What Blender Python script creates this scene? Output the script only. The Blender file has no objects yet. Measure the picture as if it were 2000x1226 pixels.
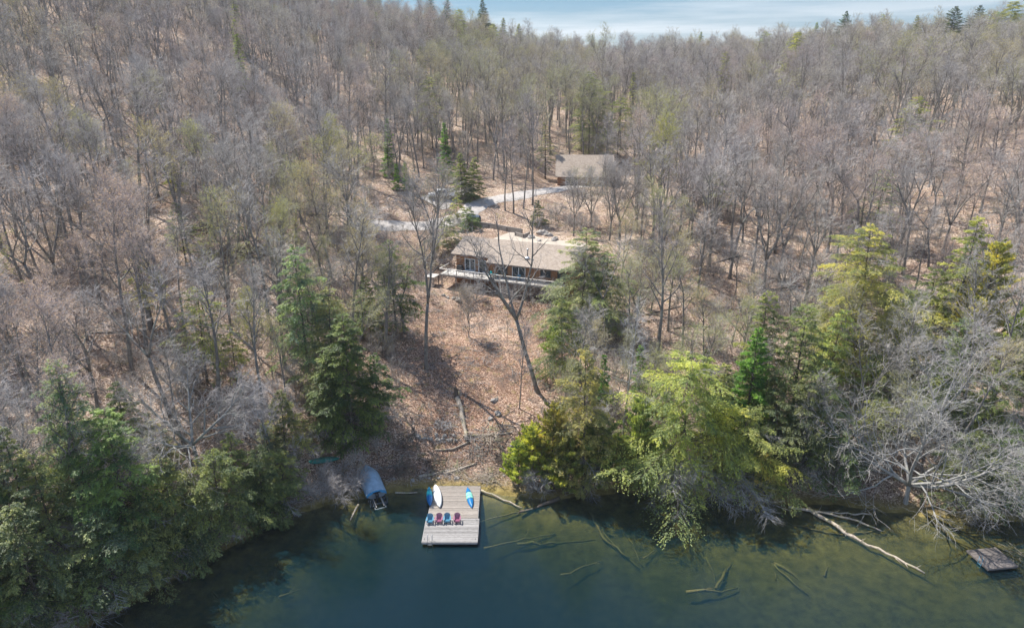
import bpy, math, random
import numpy as np
from mathutils import Vector, Matrix, Euler
R = math.radians
SC = bpy.context.scene
COL = SC.collection

# ------------------------------------------------------------ camera, sky, sun, exposure
CAM_H = 48.0; PITCH = 20.0; FPX = 1334.0
cd = bpy.data.cameras.new('camera'); cam = bpy.data.objects.new('camera', cd); COL.objects.link(cam)
cam.location = (0, 0, CAM_H); cam.rotation_euler = (R(90 - PITCH), 0, 0)
cd.sensor_width = 36; cd.lens = FPX / 2000 * 36; cd.clip_start = 0.5; cd.clip_end = 6000
SC.camera = cam
SUN_DIR = Vector((-0.76, 0.64, 0)).normalized() * math.cos(R(56)) + Vector((0, 0, math.sin(R(56))))
sl = bpy.data.lights.new('sun', 'SUN'); sl.energy = 5.0; sl.angle = R(0.5); sl.color = (1.0, 0.955, 0.88)
sun = bpy.data.objects.new('sun', sl); COL.objects.link(sun)
sun.rotation_euler = SUN_DIR.to_track_quat('Z', 'Y').to_euler(); sun.location = (-60, 60, 120)
W = bpy.data.worlds.new('World'); SC.world = W; W.use_nodes = True
nt = W.node_tree; nt.nodes.clear()
wo = nt.nodes.new('ShaderNodeOutputWorld'); bg = nt.nodes.new('ShaderNodeBackground'); bg.inputs['Strength'].default_value = 0.13
sky = nt.nodes.new('ShaderNodeTexSky'); sky.sky_type = 'NISHITA'; sky.sun_disc = False
sky.sun_elevation = R(56); sky.sun_rotation = math.atan2(SUN_DIR.x, SUN_DIR.y) % (2 * math.pi)
sky.air_density = 1.0; sky.dust_density = 0.25; sky.ozone_density = 2.0; sky.altitude = 300
tc = nt.nodes.new('ShaderNodeTexCoord'); mp = nt.nodes.new('ShaderNodeMapping'); mp.inputs['Scale'].default_value = (1.6, 1.6, 26)
nz = nt.nodes.new('ShaderNodeTexNoise'); nz.inputs['Scale'].default_value = 1.5; nz.inputs['Detail'].default_value = 6; nz.inputs['Roughness'].default_value = 0.55
rp = nt.nodes.new('ShaderNodeValToRGB'); rp.color_ramp.elements[0].position = 0.44; rp.color_ramp.elements[1].position = 0.62
rp.color_ramp.elements[0].color = (0.03, 0.03, 0.03, 1); rp.color_ramp.elements[1].color = (1, 1, 1, 1)
sep = nt.nodes.new('ShaderNodeSeparateXYZ'); el = nt.nodes.new('ShaderNodeMapRange')
el.inputs['From Min'].default_value = 0.0; el.inputs['From Max'].default_value = 0.085; el.inputs['To Min'].default_value = 1.0; el.inputs['To Max'].default_value = 0.30
mu = nt.nodes.new('ShaderNodeMath'); mu.operation = 'MULTIPLY'
mx = nt.nodes.new('ShaderNodeMixRGB'); mx.inputs['Color2'].default_value = (4.5, 4.7, 4.8, 1)
L = nt.links.new
L(tc.outputs['Generated'], mp.inputs['Vector']); L(mp.outputs[0], nz.inputs['Vector']); L(nz.outputs['Fac'], rp.inputs['Fac'])
L(tc.outputs['Generated'], sep.inputs[0]); L(sep.outputs['Z'], el.inputs['Value'])
L(rp.outputs['Color'], mu.inputs[0]); L(el.outputs[0], mu.inputs[1]); L(mu.outputs[0], mx.inputs['Fac'])
sr = nt.nodes.new('ShaderNodeValToRGB'); e_ = sr.color_ramp.elements; e_.new(.16)
for q_, (p_, c_) in zip(e_, ((0, (.25, .29, .34, 1)), (.08, (.18, .29, .37, 1)), (.4, (1, 1, 1, 1)))): q_.position = p_; q_.color = c_
tn = nt.nodes.new('ShaderNodeMixRGB'); tn.blend_type = 'MULTIPLY'; tn.inputs['Fac'].default_value = 1
L(sep.outputs['Z'], sr.inputs['Fac']); L(sky.outputs[0], tn.inputs['Color1']); L(sr.outputs['Color'], tn.inputs['Color2']); L(tn.outputs[0], mx.inputs['Color1']); L(mx.outputs[0], bg.inputs['Color']); L(bg.outputs[0], wo.inputs['Surface'])
vs = SC.view_settings; vs.view_transform = 'Standard'; vs.look = 'None'; vs.gamma = 1; vs.exposure = 0.75; vs.use_curve_mapping = False
cy = SC.cycles
cy.max_bounces = 8; cy.diffuse_bounces = 5; cy.glossy_bounces = 3; cy.transmission_bounces = 4; cy.transparent_max_bounces = 12; cy.volume_bounces = 1
cy.use_denoising = True; cy.denoising_prefilter = 'ACCURATE'; cy.denoising_input_passes = 'RGB_ALBEDO_NORMAL'; cy.use_adaptive_sampling = False; cy.sample_clamp_indirect = 4

# ------------------------------------------------------------ projection helpers (photo pixels <-> world)
CP, SP = math.cos(R(PITCH)), math.sin(R(PITCH))
def proj(x, y, z):
    zc = y * CP + (CAM_H - z) * SP; yc = (CAM_H - z) * CP - y * SP
    return 1000 + FPX * x / zc, 613 + FPX * yc / zc
def ray(px, py):
    a = (px - 1000) / FPX; b = (py - 613) / FPX
    return a, CP - b * SP, -(SP + b * CP)
def on_plane(px, py, z=0.0):
    dx, dy, dz = ray(px, py); t = (z - CAM_H) / dz
    return Vector((dx * t, dy * t, z))

# ------------------------------------------------------------ terrain
SH_PX = [(-420, 1420), (-80, 1330), (140, 1240), (300, 1152), (430, 1078), (560, 1008), (650, 982), (700, 974), (745, 964), (820, 953), (935, 955), (1000, 968), (1080, 974),
         (1150, 966), (1250, 958), (1400, 962), (1530, 984), (1650, 986), (1750, 1000), (1870, 1012), (1960, 1012), (2120, 1040), (2500, 1060)]
SHORE = [tuple(on_plane(*p)[:2]) for p in SH_PX]
SHORE = [(-600, -420), (-140, -40)] + SHORE + [(260, 60), (600, -200)]
SH = np.array(SHORE)
def shore_s(x, y):
    """signed distance to the shoreline, positive on land"""
    x = np.asarray(x, float); y = np.asarray(y, float)
    best = np.full(x.shape, 1e9); sg = np.ones(x.shape)
    for a, b in zip(SH[:-1], SH[1:]):
        d = b - a; l2 = d @ d
        t = np.clip(((x - a[0]) * d[0] + (y - a[1]) * d[1]) / l2, 0, 1)
        qx = a[0] + t * d[0]; qy = a[1] + t * d[1]
        dist = np.hypot(x - qx, y - qy)
        side = d[0] * (y - a[1]) - d[1] * (x - a[0])
        m = dist < best
        best = np.where(m, dist, best); sg = np.where(m, np.sign(side), sg)
    return best * sg
_D = np.array([0, 45, 60, 72, 90, 112, 130, 160, 200, 250, 300, 400, 550, 900, 2500.])
_A = np.array([-60, -37, -25, -12, -4, 0, 7.7, 15, 25, 37, 60.])
_T = np.array([
 [0, 2, 5, 8, 12, 18, 23, 32, 45, 61, 77, 100, 112, 100, 60],
 [0, 1, 4, 7, 11, 17, 22, 31, 44, 60, 76, 100, 115, 100, 60],
 [0, 0, 2, 5, 10, 16, 21, 30, 43, 57, 71, 90, 100, 95, 60],
 [0, 0, 0, 1.5, 7, 13, 16.5, 22.5, 31, 41, 50, 61, 62, 55, 40],
 [0, 0, 0, 1.0, 6.3, 10.8, 15.8, 20.3, 28, 36, 44, 50.5, 46, 45, 40],
 [0, 0, 0, 1.0, 6.3, 10.5, 15.6, 20.0, 26, 32, 37, 42, 40, 40, 40],
 [0, 0, 0, .8, 6.0, 10.4, 15.4, 19.6, 23.5, 28, 32, 36, 39.5, 42, 38],
 [0, 0, 0, .7, 5, 11, 14, 20, 26, 31, 35, 38, 41, 43, 38],
 [0, 0, 0, .7, 4, 9.5, 13.5, 20, 27, 33, 38, 43, 46, 45, 38],
 [0, 0, 0, .7, 3.5, 9, 14, 22, 30, 36, 41, 45, 48, 46, 38],
 [0, 0, .3, .7, 3.5, 9, 14, 22, 30, 36, 41, 45, 48, 46, 38]])
_rs = np.random.RandomState(5)
_W = [(_rs.uniform(0, 2 * math.pi), f * _rs.uniform(.8, 1.25), _rs.uniform(0, 6.28), a) for f, a in
      ((.035, 1.5), (.045, 1.2), (.08, .7), (.10, .6), (.16, .3), (.21, .25), (.37, .12), (.5, .1), (.9, .05), (1.2, .04))]
DK = None
HOUSE_O = Vector((-12.0, 113.6, 14.0)); HTH = R(22)
HU = Vector((math.cos(HTH), -math.sin(HTH), 0)); HV = Vector((math.sin(HTH), math.cos(HTH), 0))
def sstep(t):
    t = np.clip(t, 0, 1); return t * t * (3 - 2 * t)
def height(x, y):
    x = np.asarray(x, float); y = np.asarray(y, float)
    D = np.hypot(x, y); az = np.degrees(np.arctan2(x, np.maximum(y, 1e-3)))
    az = np.clip(az, -59.9, 59.9); Dc = np.clip(D, 0, 2499)
    i = np.clip(np.searchsorted(_A, az) - 1, 0, len(_A) - 2); j = np.clip(np.searchsorted(_D, Dc) - 1, 0, len(_D) - 2)
    u = sstep((az - _A[i]) / (_A[i + 1] - _A[i])); v = (Dc - _D[j]) / (_D[j + 1] - _D[j])
    h = (_T[i, j] * (1 - u) + _T[i + 1, j] * u) * (1 - v) + (_T[i, j + 1] * (1 - u) + _T[i + 1, j + 1] * u) * v
    s = shore_s(x, y)
    n = np.zeros_like(h)
    for a, f, p, am in _W:
        n += am * np.sin((x * math.cos(a) + y * math.sin(a)) * f * 2 + p)
    n *= .5
    n *= np.clip((D - 70) / 120, .18, 1.0)
    # house bench: the back yard and the pad under the cottage
    lx = (x - HOUSE_O.x) * HU.x + (y - HOUSE_O.y) * HU.y; ly = (x - HOUSE_O.x) * HV.x + (y - HOUSE_O.y) * HV.y
    w = sstep((lx + 9) / 6) * sstep((35 - lx) / 6) * sstep((ly + 4.2) / 4) * sstep((32 - ly) / 8)
    pad = 10.7 + 4.9 * sstep((ly - 4) / 8) + .02 * ly
    h = h * (1 - w) + pad * w; n *= (1 - w)
    # garage pad
    w2 = sstep((x - 4) / 6) * sstep((34 - x) / 6) * sstep((y - 156) / 6) * sstep((188 - y) / 6)
    h = h * (1 - w2) + 20.0 * w2; n *= (1 - w2)
    land = .12 + (np.maximum(h, 0) + n + .25) * sstep(s / 9.0) + .05 * np.minimum(np.maximum(s, 0), 8)
    bed = -.02 + (.060 + .15 * np.exp(-((x + 8) / 18) ** 2)) * s * sstep(-s / 3) - .05 * np.minimum(np.maximum(-s, 0), 1.0) + .05 * n * np.clip(-s / 4, 0, 1)
    return np.where(s > 0, land * sstep((s + .3) / .9), np.maximum(bed, -4.5))
def gz(x, y): return float(height(np.array([x]), np.array([y]))[0])
def ground_at(px, py, far=900):
    """where the sight line through a photo pixel meets the ground"""
    dx, dy, dz = ray(px, py)
    t = np.concatenate([np.arange(40, 260, .4), np.arange(260, far, 2.0)])
    z = CAM_H + dz * t; g = height(dx * t, dy * t)
    k = np.argmax(z < g)
    if not (z < g).any(): k = len(t) - 1
    return Vector((dx * t[k], dy * t[k], float(g[k])))
def top_z(y, py):
    t = (py - 613) / FPX
    return CAM_H - y * (SP + t * CP) / (CP - t * SP)
# ------------------------------------------------------------ mesh builder
class MB:
    def __init__(s): s.v = []; s.f = []; s.m = []; s.t = []; s.n = 0; s.sm = []
    def add(s, verts, faces, mat=0, tint=None, smooth=False):
        verts = np.asarray(verts, np.float32).reshape(-1, 3)
        if isinstance(faces, list) and len({len(f) for f in faces}) > 1:
            q = [f for f in faces if len(f) == 4]; r = [f for f in faces if len(f) != 4]
            s.add(verts, q, mat, tint, smooth); n0 = s.n; s.n -= len(verts)
            s.add(np.zeros((0, 3)), r, mat, tint, smooth); s.n = n0; return s
        faces = np.asarray(faces, np.int64)
        s.v.append(verts); s.f.append(faces + s.n); s.n += len(verts)
        s.m.append(np.full(len(faces), mat, np.int32)); s.sm.append(np.full(len(faces), smooth, bool))
        if tint is None: tint = .5
        tint = np.asarray(tint, np.float32)
        if tint.ndim and len(tint) != len(faces): tint = np.repeat(tint, len(faces) // len(tint))
        s.t.append(np.broadcast_to(tint, (len(faces),)).copy())
        return s
    def box(s, c, d, mat=0, tint=None, rot=None):
        x, y, z = [k / 2 for k in d]
        v = np.array([(-x, -y, -z), (x, -y, -z), (x, y, -z), (-x, y, -z), (-x, -y, z), (x, -y, z), (x, y, z), (-x, y, z)])
        if rot is not None: v = v @ np.array(Euler(rot).to_matrix()).T
        return s.add(v + np.array(c), [(3, 2, 1, 0), (4, 5, 6, 7), (0, 1, 5, 4), (1, 2, 6, 5), (2, 3, 7, 6), (3, 0, 4, 7)], mat, tint)
    def beam(s, a, b, w, h, mat=0, tint=None):
        a = Vector(a); b = Vector(b); d = (b - a); l = d.length; d.normalize()
        up = Vector((0, 0, 1)) if abs(d.z) < .95 else Vector((0, 1, 0))
        sx = d.cross(up).normalized(); uz = sx.cross(d)
        v = []
        for p in (a, b):
            for i, j in ((-1, -1), (1, -1), (1, 1), (-1, 1)): v.append(tuple(p + sx * w / 2 * i + uz * h / 2 * j))
        return s.add(v, [(0, 1, 2, 3), (7, 6, 5, 4), (0, 4, 5, 1), (1, 5, 6, 2), (2, 6, 7, 3), (3, 7, 4, 0)], mat, tint)
    def tube(s, pts, rad, n=5, mat=0, tint=None, cap=True, smooth=True):
        P = np.asarray(pts, float); k = len(P); rad = np.broadcast_to(np.asarray(rad, float), (k,))
        T = np.gradient(P, axis=0); T /= (np.linalg.norm(T, axis=1)[:, None] + 1e-9)
        ref = np.array([0, 0, 1.]) if abs(T[:, 2]).mean() < .8 else np.array([1., 0, 0])
        U = np.cross(T, ref); U /= (np.linalg.norm(U, axis=1)[:, None] + 1e-9); V = np.cross(T, U)
        a = np.arange(n) * 2 * math.pi / n
        ring = P[:, None] + rad[:, None, None] * (np.cos(a)[None, :, None] * U[:, None] + np.sin(a)[None, :, None] * V[:, None])
        q = []
        i = np.arange(k - 1)[:, None] * n; j = np.arange(n)[None]; j2 = (j + 1) % n
        q = np.stack([i + j, i + j2, i + n + j2, i + n + j], -1).reshape(-1, 4)
        s.add(ring.reshape(-1, 3), q, mat, tint, smooth)
        if cap:
            base = s.n - k * n
            for r0, rev in ((0, False), ((k - 1) * n, True)):
                ids = [base + r0 + t for t in range(n)]
                if rev: ids = ids[::-1]
                c = s.n; cp = P[0] if not rev else P[-1]
                s.add([cp], np.zeros((0, 3), int))
                fc = np.array([(c, ids[(t + 1) % n], ids[t]) for t in range(n)], np.int64)
                s.f.append(fc); s.m.append(np.full(n, mat, np.int32)); s.sm.append(np.zeros(n, bool)); s.t.append(np.full(n, .5 if tint is None else tint, np.float32))
        return s
    def spikes(s, P, D, Ln, r, mat=0, tint=.5):
        """many thin three sided twigs at once"""
        P = np.asarray(P, float); D = np.asarray(D, float); N = len(P)
        if N == 0: return s
        D = D / (np.linalg.norm(D, axis=1)[:, None] + 1e-9)
        ref = np.where(np.abs(D[:, 2:3]) < .8, np.array([[0, 0, 1.]]), np.array([[1., 0, 0]]))
        U = np.cross(D, ref); U /= np.linalg.norm(U, axis=1)[:, None]; V = np.cross(D, U)
        r = np.broadcast_to(np.asarray(r, float), (N,))[:, None]; Ln = np.broadcast_to(np.asarray(Ln, float), (N,))[:, None]
        v = np.stack([P + U * r, P + (-.5 * U + .866 * V) * r, P + (-.5 * U - .866 * V) * r, P + D * Ln], 1)
        b = (np.arange(N) * 4)[:, None, None]
        f = (b + np.array([(0, 1, 3), (1, 2, 3), (2, 0, 3)])[None]).reshape(-1, 3)
        return s.add(v.reshape(-1, 3), f, mat, tint)
    def leaves(s, P, D, Nn, Ln, Wd, mat=0, tint=None):
        """leaf or needle-spray sized diamonds: base P, direction D, normal N"""
        P = np.asarray(P, float); D = np.asarray(D, float); N = len(P)
        if N == 0: return s
        D = D / (np.linalg.norm(D, axis=1)[:, None] + 1e-9)
        S = np.cross(D, Nn); S /= (np.linalg.norm(S, axis=1)[:, None] + 1e-9)
        up = np.cross(S, D)
        Ln = np.broadcast_to(np.asarray(Ln, float), (N,))[:, None]; Wd = np.broadcast_to(np.asarray(Wd, float), (N,))[:, None]
        m = P + D * Ln * .45
        v = np.stack([P, m + S * Wd * .5 - up * Wd * .12, P + D * Ln, m - S * Wd * .5 - up * Wd * .12], 1)
        f = (np.arange(N) * 4)[:, None] + np.array([[0, 1, 2, 3]])
        return s.add(v.reshape(-1, 3), f, mat, tint)
    def loft(s, rings, mat=0, tint=None, closed=True, caps=True, smooth=True):
        Rr = np.asarray(rings, float); k, n = Rr.shape[:2]
        q = []
        for i in range(k - 1):
            for j in range(n if closed else n - 1):
                j2 = (j + 1) % n; q.append((i * n + j, i * n + j2, (i + 1) * n + j2, (i + 1) * n + j))
        s.add(Rr.reshape(-1, 3), q, mat, tint, smooth)
        if caps:
            for rr, rev in ((Rr[0], True), (Rr[-1], False)):
                c = rr.mean(0); v = np.vstack([rr, c]); 
                f = [((j + 1) % n, j, n) if rev else (j, (j + 1) % n, n) for j in range(n if closed else n - 1)]
                s.add(v, f, mat, tint)
        return s
    def mesh(s, name, mats):
        me = bpy.data.meshes.new(name)
        V = np.concatenate(s.v) if s.v else np.zeros((0, 3), np.float32)
        fs = [f for f in s.f]
        cnt = np.concatenate([np.full(len(f), f.shape[1] if f.ndim == 2 and len(f) else 3, np.int32) for f in fs]) if fs else np.zeros(0, np.int32)
        loops = np.concatenate([f.reshape(-1) for f in fs]).astype(np.int32)
        start = np.concatenate([[0], np.cumsum(cnt)[:-1]]).astype(np.int32)
        me.vertices.add(len(V)); me.vertices.foreach_set('co', V.reshape(-1))
        me.loops.add(len(loops)); me.loops.foreach_set('vertex_index', loops)
        me.polygons.add(len(cnt)); me.polygons.foreach_set('loop_start', start)
        for m in mats: me.materials.append(m)
        me.polygons.foreach_set('material_index', np.minimum(np.concatenate(s.m), len(mats) - 1))
        me.polygons.foreach_set('use_smooth', np.concatenate(s.sm)[:len(cnt)])
        me.update(calc_edges=True)
        at = me.attributes.new('tint', 'FLOAT', 'FACE'); at.data.foreach_set('value', np.concatenate(s.t)[:len(cnt)])
        return me
    def build(s, name, mats, parent=None, loc=None, rot=None):
        if not isinstance(mats, (list, tuple)): mats = [mats]
        o = bpy.data.objects.new(name, s.mesh(name, mats)); COL.objects.link(o)
        if parent is not None: o.parent = parent
        if loc is not None: o.location = loc
        if rot is not None: o.rotation_euler = rot
        return o
def tag(o, label=None, cat=None, group=None, kind=None):
    if label: o['label'] = label
    if cat: o['category'] = cat
    if group: o['group'] = group
    if kind: o['kind'] = kind
    return o
def thing(name, label, cat, loc=(0, 0, 0), rot=(0, 0, 0), group=None, scale=None):
    o = bpy.data.objects.new(name, None); COL.objects.link(o); o.empty_display_size = .3
    o.location = loc; o.rotation_euler = rot
    if scale is not None: o.scale = scale
    return tag(o, label, cat, group)
def part(name, me, parent, col=None):
    o = bpy.data.objects.new(name, me); COL.objects.link(o); o.parent = parent
    if col is not None: o.color = (*col, 1)
    return o

# ------------------------------------------------------------ materials
def newmat(name):
    m = bpy.data.materials.new(name); m.use_nodes = True
    n = m.node_tree; p = n.nodes['Principled BSDF']; return m, n, p
def N(n, t, **k):
    x = n.nodes.new(t)
    for a, b in k.items():
        if a in x.inputs: x.inputs[a].default_value = b
        else: setattr(x, a, b)
    return x
def noise(n, scale, detail=4, rough=.6, coord='Object', vec=None, stretch=None):
    t = n.nodes.new('ShaderNodeTexCoord'); z = n.nodes.new('ShaderNodeTexNoise')
    z.inputs['Scale'].default_value = scale; z.inputs['Detail'].default_value = detail; z.inputs['Roughness'].default_value = rough
    src = t.outputs[coord]
    if stretch:
        m = n.nodes.new('ShaderNodeMapping'); m.inputs['Scale'].default_value = stretch; n.links.new(src, m.inputs[0]); src = m.outputs[0]
    n.links.new(src, z.inputs['Vector']); return z
def ramp(n, src, stops):
    r = n.nodes.new('ShaderNodeValToRGB'); e = r.color_ramp.elements
    while len(e) < len(stops): e.new(.5)
    for q, (p, c) in zip(e, stops): q.position = p; q.color = (*c, 1)
    n.links.new(src, r.inputs['Fac']); return r
def mix(n, fac, a, b, mode='MIX'):
    m = n.nodes.new('ShaderNodeMixRGB'); m.blend_type = mode
    for k, v in (('Fac', fac), ('Color1', a), ('Color2', b)):
        if isinstance(v, (int, float)): m.inputs[k].default_value = v
        elif isinstance(v, tuple): m.inputs[k].default_value = (*v, 1)
        else: n.links.new(v, m.inputs[k])
    return m.outputs[0]
def bump(n, p, h, st=.4, dist=.05):
    b = n.nodes.new('ShaderNodeBump'); b.inputs['Strength'].default_value = st; b.inputs['Distance'].default_value = dist
    n.links.new(h, b.inputs['Height']); n.links.new(b.outputs[0], p.inputs['Normal'])
def simple(name, col, rough=.6, var=.18, scale=3.0, metal=0.0, stretch=None, bmp=.15):
    m, n, p = newmat(name)
    z = noise(n, scale, 5, .65, stretch=stretch)
    lo = tuple(c * (1 - var) for c in col); hi = tuple(min(1, c * (1 + var)) for c in col)
    r = ramp(n, z.outputs['Fac'], [(.3, lo), (.7, hi)])
    n.links.new(r.outputs[0], p.inputs['Base Color']); p.inputs['Roughness'].default_value = rough; p.inputs['Metallic'].default_value = metal
    if bmp: bump(n, p, z.outputs['Fac'], bmp, .02)
    return m
def plankmat(name, a, b, c, scale=(2, 14, 14), rough=.75):
    """weathered boards: each board has its own tone (attribute) plus grain along it"""
    m, n, p = newmat(name)
    at = n.nodes.new('ShaderNodeAttribute'); at.attribute_name = 'tint'
    z = noise(n, 2.2, 6, .7, stretch=scale)
    r = ramp(n, z.outputs['Fac'], [(.32, a), (.5, b), (.72, c)])
    k = n.nodes.new('ShaderNodeMapRange'); k.inputs['To Min'].default_value = .62; k.inputs['To Max'].default_value = 1.2
    n.links.new(at.outputs['Fac'], k.inputs['Value'])
    h = n.nodes.new('ShaderNodeVectorMath'); h.operation = 'SCALE'; n.links.new(r.outputs[0], h.inputs[0]); n.links.new(k.outputs[0], h.inputs['Scale'])
    n.links.new(h.outputs[0], p.inputs['Base Color']); p.inputs['Roughness'].default_value = rough; bump(n, p, z.outputs['Fac'], .3, .01)
    return m
M = {}
def barkmat(name, lo, hi, lichen):
    m, n, p = newmat(name)
    z = noise(n, 5, 6, .7, stretch=(1, 1, .22)); z2 = noise(n, 1.1, 4, .6)
    r = ramp(n, z.outputs['Fac'], [(.3, lo), (.7, hi)])
    r2 = ramp(n, z2.outputs['Fac'], [(.5, (0, 0, 0)), (.68, (1, 1, 1))])
    c = mix(n, r2.outputs[0], r.outputs[0], lichen)
    n.links.new(c, p.inputs['Base Color']); p.inputs['Roughness'].default_value = .9; bump(n, p, z.outputs['Fac'], .5, .03)
    return m
M['bark'] = barkmat('grey_bark', (.105, .09, .08), (.29, .26, .235), (.36, .35, .29))
M['bark_pale'] = barkmat('silver_bark', (.18, .17, .16), (.41, .40, .38), (.32, .32, .27))
M['bark_brown'] = barkmat('brown_bark', (.06, .045, .035), (.15, .115, .09), (.15, .15, .10))
def twigmat(solid=None, name='twig_bark'):
    m, n, p = newmat(name)
    oi = n.nodes.new('ShaderNodeObjectInfo'); at = n.nodes.new('ShaderNodeAttribute'); at.attribute_name = 'tint'
    k = n.nodes.new('ShaderNodeMapRange'); k.inputs['To Min'].default_value = .6; k.inputs['To Max'].default_value = 1.3; n.links.new(at.outputs['Fac'], k.inputs['Value'])
    base = mix(n, .4, (.51, .475, .445), solid or oi.outputs['Color'])
    h = n.nodes.new('ShaderNodeVectorMath'); h.operation = 'SCALE'; n.links.new(base, h.inputs[0]); n.links.new(k.outputs[0], h.inputs['Scale'])
    n.links.new(h.outputs[0], p.inputs['Base Color']); p.inputs['Roughness'].default_value = .9; p.inputs['Specular IOR Level'].default_value = .12
    return m
M['twig'] = twigmat()
def leafmat(name, dark, light, trans=.4, tmul=(1.3, 1.25, .5), gloss=.03, solid=None):
    """needles and buds: object colour x a tone per spray, part of the light passes through"""
    m = bpy.data.materials.new(name); m.use_nodes = True; n = m.node_tree; n.nodes.clear()
    out = n.nodes.new('ShaderNodeOutputMaterial'); oi = n.nodes.new('ShaderNodeObjectInfo'); at = n.nodes.new('ShaderNodeAttribute'); at.attribute_name = 'tint'
    k = n.nodes.new('ShaderNodeMapRange'); k.inputs['To Min'].default_value = dark; k.inputs['To Max'].default_value = light; n.links.new(at.outputs['Fac'], k.inputs['Value'])
    h = n.nodes.new('ShaderNodeVectorMath'); h.operation = 'SCALE'; (n.links.new(oi.outputs['Color'], h.inputs[0]) if solid is None else setattr(h.inputs[0], 'default_value', solid)); n.links.new(k.outputs[0], h.inputs['Scale'])
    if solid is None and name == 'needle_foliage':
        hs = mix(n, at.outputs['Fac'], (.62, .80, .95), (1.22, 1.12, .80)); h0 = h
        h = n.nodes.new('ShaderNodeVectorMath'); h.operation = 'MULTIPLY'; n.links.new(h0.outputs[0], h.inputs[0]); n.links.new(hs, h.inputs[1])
    d = n.nodes.new('ShaderNodeBsdfDiffuse'); t = n.nodes.new('ShaderNodeBsdfTranslucent'); g = n.nodes.new('ShaderNodeBsdfGlossy'); g.inputs['Roughness'].default_value = .45
    tm = mix(n, 1.0, h.outputs[0], tmul, 'MULTIPLY')
    n.links.new(h.outputs[0], d.inputs['Color']); n.links.new(tm, t.inputs['Color'])
    a = n.nodes.new('ShaderNodeMixShader'); a.inputs[0].default_value = trans; n.links.new(d.outputs[0], a.inputs[1]); n.links.new(t.outputs[0], a.inputs[2])
    b = n.nodes.new('ShaderNodeMixShader'); b.inputs[0].default_value = gloss; n.links.new(a.outputs[0], b.inputs[1]); n.links.new(g.outputs[0], b.inputs[2])
    n.links.new(b.outputs[0], out.inputs['Surface'])
    return m
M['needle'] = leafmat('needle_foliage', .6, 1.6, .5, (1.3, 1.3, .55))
M['bud'] = leafmat('spring_bud', .8, 1.7, .45, (1.3, 1.25, .7), .0)
M['dead'] = simple('dead_branch_wood', (.36, .34, .33), .8, .3, 4)

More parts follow.
